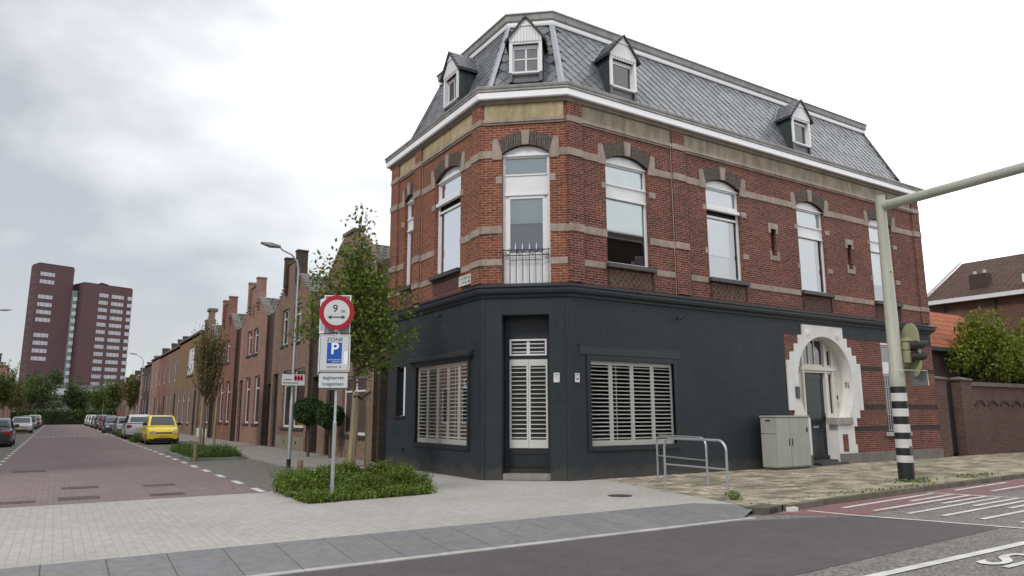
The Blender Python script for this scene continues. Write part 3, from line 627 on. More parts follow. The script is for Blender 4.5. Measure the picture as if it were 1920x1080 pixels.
MB().wbox(WR,20.60,21.52,-.2,.12,1.20,1.42).build('stone_ledge',plain('ledge_stone',(.33,.31,.28),.8,stain=(.2,.18,.15)),sd,bevel=.01)
# porch back: timber frame, door, lights
D=-.34
m=MB(); X0,X1=18.9,21.85
m.wbox(WR,X0,19.80,D-.05,D,0,4.1); m.wbox(WR,20.80,21.06,D-.05,D,0,4.1); m.wbox(WR,21.20,X1,D-.05,D,0,4.1); m.wbox(WR,21.06,21.20,D-.05,D,0,1.55)
m.wbox(WR,21.06,21.20,D-.05,D,2.78,3.10); m.wbox(WR,21.06,21.20,D-.05,D,3.55,4.1)
m.wbox(WR,19.80,20.80,D-.05,D,2.88,3.10); m.wbox(WR,19.80,20.80,D-.05,D,3.86,4.1)
for x in (20.12,20.42): m.wbox(WR,x-.022,x+.022,D-.05,D,3.10,3.86)
for x in (19.72,20.86,21.24): m.wbox(WR,x-.045,x+.045,D,D+.06,.02,3.95)
m.wbox(WR,19.6,21.4,D,D+.08,2.90,3.02); m.wbox(WR,19.6,21.4,D,D+.05,2.83,2.88)
ef=m.build('entrance_frame',CREAM,CB,bevel=.006)
m=MB(); m.wbox(WR,19.80,20.80,D-.045,D-.03,3.10,3.86); m.wbox(WR,21.06,21.20,D-.045,D-.03,1.55,2.78); m.wbox(WR,21.06,21.20,D-.045,D-.03,3.1,3.55); m.build('pane',OPG,ef)
GRN=plain('dark_green_door',(.020,.027,.030),.35,var=.08)
m=MB(); m.wbox(WR,19.80,20.80,D-.09,D-.04,.15,2.86); dr=m.build('front_door',GRN,CB)
m=MB()
for z0_,z1_ in ((.38,1.02),(1.28,2.62)): 
    for q in ((19.90,20.70,z1_-.03,z1_),(19.90,20.70,z0_,z0_+.03),(19.90,19.93,z0_,z1_),(20.67,20.70,z0_,z1_)): m.wbox(WR,q[0],q[1],D-.04,D-.025,q[2],q[3])
m.wbox(WR,19.82,20.78,D-.04,D-.02,2.66,2.74); m.wbox(WR,19.85,20.75,D-.04,D-.015,.20,.26)
m.build('door_moulding',GRN,dr)
MB().wbox(WR,20.15,20.42,D-.04,D-.022,1.10,1.17).build('letter_slot',LEAD,dr)
m=MB(); m.disc(WR(20.72,D-.03,1.42),(0,-1,0),.02,.05,10); m.tube([WR(20.72,D+.02,1.30),WR(20.72,D+.02,1.55)],.012,6); m.build('handle',BLACK,dr)
m=MB(); m.wbox(WR,19.5,20.95,-.5,-.02,0.0,.14); m.wbox(WR,19.6,20.95,-.02,.22,0,.07); m.build('doorstep',SILL,CB,bevel=.01)
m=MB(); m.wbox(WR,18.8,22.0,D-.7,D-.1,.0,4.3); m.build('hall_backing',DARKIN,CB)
# doorbell, number, intercom
m=MB(); m.wbox(WR,21.44,21.48,D,D+.02,2.0,2.12); m.tube([WR(21.46,D+.02,1.92),WR(21.47,D+.03,1.84),WR(21.46,D+.02,1.76)],.008,6); tag(m.build('doorbell',BLACK,None),'small black doorbell on the cream panel right of the green front door','doorbell')
hn=text('71','house_number',face_matrix((21.70,13.818+.12,2.45),(-.35,-1,0),(0,0,1)),.24,BLACK,None,.004,1.0,bold=.012); tag(hn,'dark house number 71 on the white reveal of the arched doorway','house number')
m=MB(); m.wbox(WR,18.80,19.00,.05,.085,2.00,2.36); ic=m.build('intercom_panel',plain('intercom_dark',(.07,.065,.07),.4),None,bevel=.02); tag(ic,'dark rounded name plate on the white surround left of the front door','name plate')
# --- brick bands on the ground floor right
m=MB(); 
for z0_,z1_,xs in ((2.95,3.10,22.27),(1.69,1.85,22.04),(.98,1.14,21.66)):
    m.wbox(WR,xs,23.60,0,.004,z0_,z1_); m.wbox(WR,24.72,26.885,0,.004,z0_,z1_)
build_each(m,'dark_brick_band',DKB,CB)
# grille window
f=MB(); f.wbox(WR,23.62,24.70,-.12,-.04,3.80,3.88); f.wbox(WR,23.60,24.72,-.02,.03,3.86,3.92); f.wbox(WR,23.62,24.70,-.12,-.05,2.88,3.28); f.wbox(WR,23.62,23.68,-.12,-.06,.92,3.8); f.wbox(WR,24.64,24.70,-.12,-.06,.92,3.8)
o=f.build('window',WHITE,CB,bevel=.005); MB().wbox(WR,23.66,24.66,-.11,-.10,.92,3.82).build('pane',OPG,o)
g_=MB()
for i in range(9): x=23.66+.125*i; g_.tube([WR(x,.02,.98),WR(x,.02,2.80)],.011,5)
for z in (.99,1.5,1.95,2.4,2.79): g_.tube([WR(23.64,.02,z),WR(24.68,.02,z)],.011,5)
g_.build('grille',plain('pale_iron',(.33,.33,.34),.5),o)
MB().wbox(WR,23.5,24.85,-.06,.13,.80,.93).build('window_sill',plain('painted_sill',(.42,.40,.39),.6),CB,bevel=.008)
# --- mansard
zb_,zt_=10.20,12.50; db,dt=-.33,-1.22
roof=MB(); bot=offs(FPt,db); top=offs(FPt,dt); n=5
roof.add([(p.x,p.y,zb_) for p in bot]+[(p.x,p.y,zt_) for p in top],[(i,(i+1)%n,n+(i+1)%n,n+i) for i in range(n)])
rf=roof.build('mansard_roof',plain('slate_underlay',(.05,.055,.06),.7),CB)
def slates(i,name):
    p0,p1=bot[i],bot[(i+1)%n]; q0,q1=top[i],top[(i+1)%n]; e=(p1-p0).normalized(); nn=Vector((e.y,-e.x)); up=Vector((-nn.x*(db-dt),-nn.y*(db-dt),zt_-zb_)); H=up.length; up/=H
    e3=Vector((e.x,e.y,0)); nrm=Vector((nn.x,nn.y,0)).cross(e3); nrm=up.cross(e3); nrm=nrm if nrm.dot(Vector((nn.x,nn.y,.2)))>0 else -nrm
    P=Vector((p0.x,p0.y,zb_)); Ln=(p1-p0).length; k0=(q0-p0).dot(e); k1=(p1-q1).dot(e)
    pw,ph=.35,.172; mb=MB(); r=0; v=0.02
    while v<H-.10:
        u=(r%2)*pw/2-pw
        while u<Ln+pw:
            f=max(0,min(1,v/H)); lo=k0*f; hi=Ln-k1*f
            if lo+.10<u<hi-.10:
                c=P+e3*u+up*v; j=[random.uniform(-.003,.003) for _ in range(4)]; w=pw*.56; h=ph*1.16
                vs=[c+up*h+nrm*.003,c-e3*w+nrm*(.015+j[0]),c-e3*w*.14-up*(h*.88+j[3]*2)+nrm*(.031+j[1]),c+e3*w*.14-up*(h*.88+j[3]*2)+nrm*(.031+j[1]),c+e3*w+nrm*(.015+j[2])]
                lo_=[x-nrm*.010 for x in vs[1:5]]
                mb.add(vs+lo_,[(0,1,2,3,4),(1,5,6,2),(2,6,7,3),(3,7,8,4)])
            u+=pw
        v+=ph; r+=1
    return mb
allm=MB()
for i in range(4):
    s_=slates(i,''); allm.add(s_.v,s_.f)
allm.build('slate_tiles',SLATE,rf,recalc=False)
m=MB()
for i in (0,1,2,3):
    a=Vector((bot[i].x,bot[i].y,zb_-.02)); b=Vector((top[i].x,top[i].y,zt_)); dd=(b-a).normalized()
    o1=Vector((offs(FPt,1)[i]-Vector(FPt[i])).to_3d()).normalized(); sd_=dd.cross(o1).normalized(); w=.10
    c0,c1=a+o1*.035,b+o1*.035; m.add([c0-sd_*w,c0+o1*.03,c0+sd_*w,c1-sd_*w*.8,c1+o1*.03,c1+sd_*w*.8],[(0,1,4,3),(1,2,5,4),(0,3,5,2),(0,2,1),(3,4,5)])
build_each(m,'hip_strip',LEAD,rf)
m=MB(); sweep(m,FPt,[(dt-.05,12.32),(dt+.13,12.32),(dt+.14,12.37),(dt+.13,12.455),(dt-.05,12.46)]); m.build('white_moulding',WHITE,rf)
m=MB(); sweep(m,FPt,[(dt-.05,12.45),(dt+.14,12.46),(dt+.17,12.50),(dt+.18,12.64),(dt+.20,12.68),(dt-.05,12.68)]); m.build('roof_edge',GREYM,rf)
m=MB(); sweep(m,FPt,[(dt-.04,12.675),(dt+.22,12.675),(dt+.22,12.70),(dt-.04,12.71)]); m.build('roof_edge_cap',plain('cap_light',(.55,.55,.56),.5),rf)
m=MB(); m.poly([(p.x,p.y,12.70) for p in offs(FPt,dt)]); m.build('flat_roof',plain('bitumen',(.06,.06,.06),.9),rf)
# --- dormers
def dormer(W,c,hw,panes,zb0=10.22,open_=False):
    z0,z1,zp=10.47,11.36,12.02; F_=-.17; dr=None
    rd=lambda z: db+(dt-db)*(z-zb_)/(zt_-zb_)
    m=MB(); m.add([W(c-hw,F_,zb0-.05),W(c-hw,F_,z1),W(c-hw,rd(z1)-.03,z1),W(c-hw,rd(zb0)-.03,zb0-.05),W(c-hw+.03,F_,zb0-.05),W(c-hw+.03,F_,z1),W(c-hw+.03,rd(z1)-.03,z1),W(c-hw+.03,rd(zb0)-.03,zb0-.05)],[(0,1,2,3),(4,5,6,7),(0,1,5,4)])
    m.add([W(c+hw,F_,zb0-.05),W(c+hw,F_,z1),W(c+hw,rd(z1)-.03,z1),W(c+hw,rd(zb0)-.03,zb0-.05),W(c+hw-.03,F_,zb0-.05),W(c+hw-.03,F_,z1),W(c+hw-.03,rd(z1)-.03,z1),W(c+hw-.03,rd(zb0)-.03,zb0-.05)],[(0,1,2,3),(4,5,6,7),(0,1,5,4)])
    m.wbox(W,c-hw+.03,c+hw-.03,-.30,-.28,zb0,z1+.1)
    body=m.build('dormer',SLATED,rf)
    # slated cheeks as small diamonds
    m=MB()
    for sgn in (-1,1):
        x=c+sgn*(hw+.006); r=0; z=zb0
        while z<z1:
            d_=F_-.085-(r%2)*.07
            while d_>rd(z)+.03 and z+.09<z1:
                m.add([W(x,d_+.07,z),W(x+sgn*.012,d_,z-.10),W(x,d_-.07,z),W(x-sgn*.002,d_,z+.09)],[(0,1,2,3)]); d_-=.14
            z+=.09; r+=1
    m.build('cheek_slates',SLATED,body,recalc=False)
    m=MB(); w=.085
    for x in (c-hw,c+hw-w): m.wbox(W,x,x+w,F_,F_+.045,z0-.02,z1)
    m.wbox(W,c-hw+w,c+hw-w,F_,F_+.035,z1-.09,z1)
    # gable board of vertical planks with scalloped foot
    e=hw+.04; nb=11
    for k in range(nb):
        x0=c-hw+.0+(2*hw)*k/nb; x1=x0+2*hw/nb-.006; hz=lambda x: z1+.03+(zp-.06-z1-.03)*(1-abs(x-c)/e)
        pts=[(x0,z1-.01),((x0+x1)/2,z1-.055),(x1,z1-.01),(x1,hz(x1))]+([(c,hz(c))] if x0<c<x1 else [])+[(x0,hz(x0))]
        m.wprism(W,pts,F_+.035,F_+.06)
    m.wbox(W,c-hw*.42,c+hw*.42,F_+.055,F_+.085,z1+.40,z1+.44); m.wprism(W,[(c-hw*.40,z1+.44),(c+hw*.40,z1+.44),(c,zp-.05)],F_+.055,F_+.072)
    m.build('gable_board',WHITE,body)
    m=MB(); m.wbox(W,c-hw,c-hw+w,F_-.01,F_+.03,zb0-.02,z0-.02); m.wbox(W,c+hw-w,c+hw,F_-.01,F_+.03,zb0-.02,z0-.02); m.wbox(W,c-hw+w,c+hw-w,F_-.06,F_-.03,zb0-.02,z0); m.build('lead_apron',plain('dark_lead',(.11,.115,.125),.5,metal=.2),body)
    MB().wbox(W,c-hw+w-.02,c+hw-w+.02,F_-.05,F_+.06,z0-.06,z0-.0).build('sill',WHITE,body,bevel=.01)
    # inset casement
    a,b=c-hw+w,c+hw-w; t=.05; m=MB(); G=F_-.07
    for q in ((a,a+t,z0,z1-.09),(b-t,b,z0,z1-.09),(a+t,b-t,z0,z0+t),(a+t,b-t,z1-.09-t*2.2,z1-.09)): m.wbox(W,q[0],q[1],G-.04,G,q[2],q[3])
    if panes==4: m.wbox(W,c-.02,c+.02,G-.03,G-.002,z0+t,z1-.2); m.wbox(W,a+t,b-t,G-.03,G-.002,(z0+z1)/2-.06,(z0+z1)/2-.03)
    if open_: m.wbox(W,c-.05,c-.02,G-.03,G-.0,z0,z1-.1)
    m.wbox(W,a-.0,a+.012,G,F_+.0,z0,z1-.09); m.wbox(W,b-.012,b,G,F_+.0,z0,z1-.09)
    wn=m.build('window',WHITE,body)
    MB().wbox(W,a+t,b-t,G-.03,G-.02,z0+t,z1-.2).build('pane',OPG if not panes==4 else plain('grey_glass',(.17,.175,.18),.12,bmp=0,spec=1),wn)
    # roof
    m=MB(); e=hw+.11; th=.035; ze=z1-.02
    for sg in (-1,1):
        v0=[W(c,F_+.13,zp+.02),W(c+sg*e,F_+.13,ze),W(c+sg*e,rd(ze)-.02,ze),W(c,rd(zp)-.02,zp+.02)]
        m.add(v0+[v-Vector((0,0,th*1.6)) for v in v0],[(0,1,2,3),(4,5,6,7),(0,1,5,4),(1,2,6,5),(2,3,7,6)])
    m.build('dormer_roof',plain('slate_edge',(.04,.045,.05),.6),body)
    m=MB()
    for sg in (-1,1):
        P0=W(c,F_+.11,zp+.03); U=(W(c+sg*e,F_+.11,ze+.01)-P0); Lu=U.length; U.normalize(); V=(W(0,-1,0)-W(0,0,0)); nr=U.cross(V); nr=nr if nr.z>0 else -nr
        r=0; u=Lu-.06
        while u>.09:
            f=u/Lu; lim=F_+.1-(rd(zp-(zp-ze)*f)-.0); q=(r%2)*.08+.07
            while q<lim-.02:
                cc=P0+U*u+V*q; m.add([cc-U*.10+nr*.004,cc+V*.085+nr*.010,cc+U*.10+nr*.02,cc-V*.085+nr*.010],[(0,1,2,3)]); q+=.16
            u-=.09; r+=1
    m.build('roof_slates',SLATE,body,recalc=False)
    m=MB()
    for sg in (-1,1): m.tube([W(c+sg*(e-.0),rd(ze)+.03,ze+.01),W(c,rd(zp)+.03,zp+.03)],.035,4)
    m.build('valley_flashing',LEAD,body)
dormer(WF,1.13,.44,4); dormer(WR,12.50,.475,1); dormer(WR,20.36,.475,1); dormer(WL,17.32,.44,1,open_=True)
# floodlights / hooks on the painted wall
for W,s_,z in ((WL,17.45,4.22),(WR,14.05,4.12)):
    h=thing('wall_lamp',W(s_,0,z),'small black spotlight under the belt cornice on the %s painted wall'%('left' if W is WL else 'right'),'wall lamp')
    m=MB(); m.wbox(W,s_-.03,s_+.03,0,.03,z-.03,z+.03); m.tube([W(s_,.02,z),W(s_,.14,z-.01)],.012,6); m.build('bracket',BLACK,h); m=MB(); m.tube([W(s_+.03,.20,z+.05),W(s_-.06,.13,z-.05)],[.02,.045],8); m.build('lamp_head',BLACK,h)
m=MB(); m.tube([WL(19.75,.0,.55),WL(19.75,.07,.55),WL(19.75,.09,.48)],.035,8); tag(m.build('drain_spout',BLACK),'short black drain spout low on the left painted wall','spout')
# plates by the doors
PL=plain('plate_white',(.62,.61,.60),.4); INK=plain('plate_ink',(.12,.12,.13),.5)
def plate(W,s0,s1,z0,z1,label,dig):
    h=thing('sign_plate',W((s0+s1)/2,0.005,(z0+z1)/2),label,'plate')
    b=MB().wbox(W,s0,s1,.004,.02,z0,z1).build('plate',PL,h,bevel=.012); c=(s0+s1)/2; r=W(1,0,0)-W(0,0,0)
    m=MB(); m.wbox(W,s0+.03,s1-.03,.02,.022,z1-.05,z1-.035); m.wbox(W,s0+.025,c-.02,.02,.022,z1-.095,z1-.082) if dig==0 else m.disc(W(c,.02,z0+.09),r.cross(Vector((0,0,1))),.028,.003,12); m.wbox(W,c-.01,c+.05,.02,.022,z0+.10,z0+.115); m.build('print',INK,h)
plate(WF,1.78,1.93,2.30,2.535,'small white plate on the painted corner facet right of the glass door',0)
plate(WR,10.50,10.655,2.30,2.535,'small white plate on the right painted wall beside the shuttered window',1)
# tiled name plaque on the left facade
h=thing('street_name_plaque',WL(15.98,0.01,4.97),'small white plaque with two lines of dark letters low on the left brick wall','plaque')
MB().wbox(WL,15.66,16.30,.06,.075,4.84,5.10).build('plaque',PL,h)
m=MB(); rr=random.Random(3)
for i in range(2):
    y=15.70
    while y<(16.25 if i==0 else 16.12):
        z=4.985-.11*i; m.wbox(WL,y,y+.016,.075,.077,z,z+.085); m.wbox(WL,y,y+.035,.075,.0775,z+rr.choice([0,.035,.07]),z+rr.choice([.015,.05,.085])); y+=rr.choice([.05,.06,.07])
m.build('worn_lettering',plain('plaque_ink',(.06,.07,.10),.5),h)
# ================================================================ STREET FURNITURE
GALV=plain('galvanised_steel',(.42,.44,.46),.42,metal=.6,var=.12,vs=8,bmp=.1)
SGREY=plain('sign_back_grey',(.33,.34,.35),.5,var=.06); SFACE=plain('sign_face',(.56,.585,.60),.35,var=.03,bmp=0); SRED=plain('sign_red',(.36,.014,.025),.35,var=.06,bmp=0,spec=.4); SBLUE=plain('sign_blue',(.012,.09,.38),.35,var=.05,bmp=0); SINK=plain('sign_ink',(.02,.022,.025),.5,bmp=0); SWHITE=plain('sign_white',(.80,.82,.86),.35,var=.02,bmp=0)
# hoop rails
def hoop(p0,p1,label,hz):
    c=Vector(((p0[0]+p1[0])/2,(p0[1]+p1[1])/2,0)); h=thing('hoop_rail',c,label,'hoop rail','steel hoop rails on the yellow pavement')
    a=Vector((p0[0],p0[1],0)); b=Vector((p1[0],p1[1],0)); e=(b-a).normalized(); r=.20; pts=[a-Vector((0,0,.03))]
    pts+=[a+Vector((0,0,hz-r))]+[a+e*(r-r*math.cos(R(t)))+Vector((0,0,hz-r+r*math.sin(R(t)))) for t in (15,30,45,60,75,90)]
    pts+=[b-e*(r-r*math.cos(R(t)))+Vector((0,0,hz-r+r*math.sin(R(t)))) for t in (90,75,60,45,30,15)]+[b+Vector((0,0,hz-r)),b-Vector((0,0,.03))]
    MB().tube(pts,.024,10).build('hoop',GALV,h,smooth=50); MB().tube([a+Vector((0,0,.54)),b+Vector((0,0,.54))],.017,8).build('crossbar',GALV,h,smooth=50)
    m=MB()
    for q in (a,b): m.disc(q+Vector((0,0,.002)),(0,0,1),.05,.006,10)
    m.build('foot_ring',GALV,h)
hoop((10.62,10.98),(10.52,9.27),'grey steel hoop rail nearest the road with a crossbar',1.06)
hoop((12.62,13.30),(12.10,11.22),'grey steel hoop rail standing behind another, closer to the shuttered window',1.03)
# utility cabinet
cab=thing('utility_cabinet',(17.3,13.35,0),'light grey steel utility cabinet with twin doors standing before the white doorway','cabinet')
CG=plain('cabinet_grey',(.36,.37,.335),.5,var=.08,vs=4,stain=(.27,.275,.25),stainamt=.5,bmp=.05)
X0,X1,Y0,Y1,H=16.93,18.42,13.12,13.62,1.44
MB().box(X0,X1,Y0,Y1,.07,H).build('cabinet_body',CG,cab,bevel=.008); MB().box(X0+.04,X1-.04,Y0+.04,Y1-.04,-.02,.07).build('plinth',plain('cabinet_base',(.10,.10,.095),.8),cab)
o=MB().box(X0-.025,X1+.025,Y0-.03,Y1+.02,H,H+.055).build('lid',CG,cab,bevel=.012)
mid=X0+.62
for a,b,hx in ((X0+.02,mid-.004,mid-.075),(mid+.004,X1-.02,mid+.055)):
    dd=MB().box(a,b,Y0-.014,Y0,.10,H-.02).build('door',CG,cab,bevel=.004); MB().box(hx-.012,hx+.012,Y0-.032,Y0-.014,.66,.86).build('handle',BLACK,dd,bevel=.004)
MB().box(X1-.16,X1-.10,Y0-.02,Y0-.013,1.02,1.16).build('lock_plate',BLACK,cab)
m=MB(); m.box(X0-.008,X0,Y0+.02,Y1-.02,.10,H-.02); sp_=m.build('side_panel',CG,cab,bevel=.003)
m=MB(); m.box(X0-.012,X0-.008,Y0+.02,Y1-.02,.99,1.0); m.box(X0-.016,X0-.008,Y0+.16,Y0+.32,1.34,1.375); m.build('vent_slot',BLACK,sp_)
# sign post with its signs: the assembly moves together
u=Vector((.862,-.507,0)); nrm=Vector((-.507,-.862,0)); P=Vector((4.43,13.26,0))
sg=thing('sign_post',P,'grey sign post in the planted corner with round 9 m sign above parking zone signs','traffic sign')
def SP(a,d,z): return P+u*a+nrm*d+Vector((0,0,z))
m=MB(); m.tube([P-Vector((0,0,.05)),P+Vector((0,0,1.40)),P+Vector((0,0,1.401)),P+Vector((0,0,1.402))],[.036,.036,.03,.03],12); m.tube([P+Vector((0,0,1.40)),P+Vector((0,0,1.44)),P+Vector((0,0,3.78))],[.036,.025,.025],12); m.build('pole',GALV,sg,smooth=50)
P=Vector((4.43,13.26,0)); sx=-.035
def sgn(a0,a1,d0_,d1_,z0,z1,m_,name,parent,bev=0): return MB().wbox(SP,a0,a1,d0_,d1_,z0,z1).build(name,m_,parent,bevel=bev)
def SM(a,d,z): return face_matrix(SP(a,d,z),u,(0,0,1))
m=MB(); m.disc(SP(sx+.01,.075,3.475),nrm,.335,.02,48); rs=m.build('round_sign',SRED,sg)
MB().disc(SP(sx+.01,.094,3.475),nrm,.245,.004,40).build('sign_face',SFACE,rs)
text('9','lettering',SM(sx-.02,.099,3.545),.20,SINK,rs,.001,bold=.012); text('m','lettering',SM(sx+.135,.099,3.50),.105,SINK,rs,.001,bold=.01)
z=3.385; m=MB(); m.wprism(SP,[(sx-.10,z-.011),(sx+.12,z-.011),(sx+.12,z+.011),(sx-.10,z+.011)],.096,.100)
for s_ in (-1,1): x=sx+.01+s_*.175; m.wprism(SP,[(x,z),(x-s_*.085,z+.042),(x-s_*.06,z),(x-s_*.085,z-.042)],.096,.101)
m.build('width_arrow',SINK,rs)
m=MB(); m.disc(SP(-.03,.07,3.13),nrm,.03,.02,8); m.build('clamp',GALV,sg)
b=sgn(sx-.305,sx+.285,.05,.07,2.345,3.055,SWHITE,'zone_sign',sg,.012); k=sgn(sx-.285,sx+.265,.07,.0715,2.365,3.035,SINK,'border_line',b); sgn(sx-.275,sx+.255,.0715,.073,2.375,3.025,SFACE,'sign_face',b)
text('ZONE','lettering',SM(sx-.01,.074,2.955),.098,SINK,b,.001,1.15,bold=.008)
bl=sgn(sx-.15,sx+.13,.073,.0745,2.505,2.90,SBLUE,'parking_panel',b); text('P','lettering',SM(sx-.005,.0755,2.775),.30,SWHITE,b,.001,bold=.018)
text('vergunninghouders','lettering',SM(sx-.01,.0755,2.578),.032,SWHITE,b,.0005); text('uitgezonderd','lettering',SM(sx+.03,.0755,2.54),.032,SWHITE,b,.0005)
sgn(sx+.17,sx+.245,.073,.075,2.49,2.735,SWHITE,'white_patch',b); text('sector a','lettering',SM(sx-.01,.074,2.44),.075,SINK,b,.001,1.1,bold=.002)  # plain white rectangle right of the parking panel
b=sgn(sx-.285,sx+.26,.05,.07,2.04,2.32,SFACE,'supplementary_sign',sg,.01); text('dagkaarten','lettering',SM(sx-.01,.071,2.235),.093,SINK,b,.001,1.0,bold=.005); text('toegestaan','lettering',SM(sx-.01,.071,2.12),.093,SINK,b,.001,1.0,bold=.005)
sgn(sx-.27,sx+.25,.0,.05,2.01,2.05,plain('bracket_dark_grey',(.12,.12,.12),.6),'sign_bracket',sg)  # dark grey bar behind the lower edge of the supplementary sign
b=sgn(sx-.26,sx+.25,-.06,-.04,3.09,3.83,SGREY,'rear_sign_back',sg,.01)
m=MB()
for q in ((sx-.26,sx-.24,3.09,3.83),(sx+.23,sx+.25,3.09,3.83),(sx-.24,sx+.23,3.81,3.83)): m.wbox(SP,q[0],q[1],-.04,-.025,q[2],q[3])
m.build('sign_rim',SWHITE,b)
b=MB().wbox(lambda s,d,z:SP(sx-.26-.13*s,d-.18*s,z),0,1,-.08,-.06,3.10,3.78).build('side_sign',SWHITE,sg); MB().wbox(lambda s,d,z:SP(sx-.27-.11*s,d-.17*s,z),0,.8,-.06,-.055,3.16,3.72).build('sign_face',plain('pale_blue_face',(.42,.48,.58),.4),b)
sgn(sx-.32,sx-.305,-.02,.05,2.30,3.0,SGREY,'rear_zone_sign',sg)
# street lamp
LG=plain('lamp_grey',(.33,.34,.34),.5,metal=.2,var=.08)
def street_lamp(name,x,y,h,arm,label,sx_=-1,grp=None,base=True):
    t=thing(name,(x,y,.03),label,'street lamp',grp)
    m=MB(); m.tube([(x,y,.0),(x,y,.30)],.062,12); 
    m.build('pole_base',BLACK,t)
    m=MB(); m.tube([(x,y,.28),(x,y,1.95),(x,y,1.99),(x,y,h-.75),(x,y,h-.45),(x+sx_*.06,y,h-.2),(x+sx_*.22,y,h-.02),(x+sx_*.5,y,h+.09),(x+sx_*arm*.72,y,h+.16)],[.056,.056,.042,.034,.032,.03,.028,.026,.024],12); m.build('pole',GALV if base else LG,t,smooth=50)
    m=MB(); a=x+sx_*arm*.70; b=x+sx_*arm*1.42; z=h+.16
    m.add([(a,y-.05,z-.02),(a,y+.05,z-.02),(a,y+.05,z+.05),(a,y-.05,z+.05),((a+b)/2,y-.13,z-.02),((a+b)/2,y+.13,z-.02),((a+b)/2,y+.10,z+.10),((a+b)/2,y-.10,z+.10),(b,y-.07,z+.05),(b,y+.07,z+.05),(b,y+.05,z+.10),(b,y-.05,z+.10)],
        [(0,1,2,3),(0,1,5,4),(1,2,6,5),(2,3,7,6),(3,0,4,7),(4,5,9,8),(5,6,10,9),(6,7,11,10),(7,4,8,11),(8,9,10,11)]); m.build('lamp_head',plain('lamp_head_grey',(.20,.205,.21),.4),t,bevel=.012)
    return t
street_lamp('street_lamp',5.76,21.15,6.30,.80,'tall grey curved street lamp beside the planted corner, nearest to the camera')
m=MB(); m.box(5.58,5.94,20.97,21.33,-.02,.045); tag(m.build('lamp_footing',KERB),'light concrete slab under the black foot of the nearest street lamp','footing')
b=MB().box(5.40,6.08,21.03,21.05,2.38,2.72).build('neighbourhood_sign',SWHITE,None,bevel=.015); tag(b,'small white rectangular sign with red figures fixed across the nearest lamp pole','sign')
F2=wall((5.40,21.03),(1,0),(0,-1)); tx=text('Attentie','lettering',face_matrix((5.58,21.027,2.56),(1,0,0),(0,0,1)),.065,SINK,b,.001); text('Buurtpreventie','lettering',face_matrix((5.67,21.027,2.465),(1,0,0),(0,0,1)),.072,SINK,b,.001)
m=MB()
for i in range(3): c=5.80+.088*i; m.wprism(F2,[(c-5.40-.045,2.60),(c-5.4-.03,2.53),(c-5.4+.03,2.53),(c-5.4+.045,2.60),(c-5.4+.03,2.655),(c-5.4-.03,2.655)],.0,.004); m.disc((c,21.03,2.665),(0,-1,0),.028,.004,10)
m.build('red_figures',SRED,b)
# traffic signal on a striped mast with a long arm
M0=Vector((16.78,9.48,0)); ts=thing('traffic_signal_mast',M0,'tall pale green traffic mast with black and white banded foot, signal head and long arm','traffic mast')
PG=plain('mast_pale_green',(.42,.43,.36),.45,var=.08,vs=2,stain=(.32,.33,.27),stainamt=.5,bmp=.05)
def pr(z): return .172 if z<2.17 else .172-.012-.052*(z-2.17)/4.65
m=MB(); m.tube([M0+Vector((0,0,2.17)),M0+Vector((0,0,2.55)),M0+Vector((0,0,2.58)),M0+Vector((0,0,6.83))],[.170,.170,.155,.112],24); m.disc(M0+Vector((0,0,6.82)),(0,0,1),.118,.03,24); m.build('pole',PG,ts,smooth=50)
zs_=[-.1,.43,.59,.76,.96,1.11,1.30,1.48,1.66,1.83,2.02,2.17]; mk=MB(); mw=MB()
for i in range(11): (mk if i%2==0 else mw).tube([M0+Vector((0,0,zs_[i])),M0+Vector((0,0,zs_[i+1]))],.174,24,caps=False)
build_each(mk,'black_band',plain('band_black',(.016,.017,.018),.45,stain=(.05,.05,.05),stainamt=.3),ts,smooth=50,recalc=False); build_each(mw,'white_band',plain('band_white',(.62,.62,.61),.45,stain=(.4,.39,.37),stainamt=.3),ts,smooth=50,recalc=False)
m=MB(); m.tube([(16.80,9.50,6.58),(16.80,9.30,6.59),(16.80,5,6.69),(16.80,1.0,6.78),(16.80,-3,6.84)],[.05,.118,.108,.09,.07],20); m.build('arm',PG,ts,smooth=50)
m=MB(); m.tube([(16.80,9.40,6.59),(16.80,9.30,6.59)],.13,20); m.build('arm_socket',PG,ts,smooth=50)
mb=MB(); mb.disc(M0+Vector((-.10,-.15,4.9)),(-.5,-.85,0),.025,.01,8); mb.wbox(lambda s,d,z: M0+Vector((s,d,z)),-.06,.0,-.185,-.165,.60,.80); mb.build('mast_cover',plain('bolt_dark',(.1,.1,.09),.5),ts)
# signal head: a part of the mast
dv=Vector((.90,-.43,0)).normalized(); sv=Vector((.43,.90,0)).normalized(); HC=M0+dv*.27+Vector((.02,-.05,3.02))
def HP(a,d,z): return HC+sv*a+dv*d+Vector((0,0,z))
PY=plain('signal_pale_yellow',(.40,.41,.25),.5,var=.1,stain=(.27,.28,.17))
m=MB()
for a,b in ((-.30,.0),(.005,.30)): m.add([HP(y,x,z) for z in (a,b) for x in (-.14,.07) for y in (-.17,.12)],[(0,1,3,2),(4,5,7,6),(0,1,5,4),(2,3,7,6),(0,2,6,4),(1,3,7,5)])
hd=m.build('signal_head',PY,ts,bevel=.015)
m=MB(); pts=[(.31*math.cos(R(t)),.33+.33*math.sin(R(t))) for t in range(0,181,12)]+[(.31*math.cos(R(t)),-.30+.33*math.sin(R(t))) for t in range(180,361,12)]
m.prism([HP(a,.09,z) for a,z in pts],dv*.015); m.build('backing_board',PY,hd)
v2=Vector((.62,-.78,0)).normalized(); s2=Vector((.78,.62,0)).normalized(); VC=HC+dv*.06-sv*.20-Vector((.62,-.78,0))*.06
def VP(a,d,z): return VC+s2*a+v2*d+Vector((0,0,z))
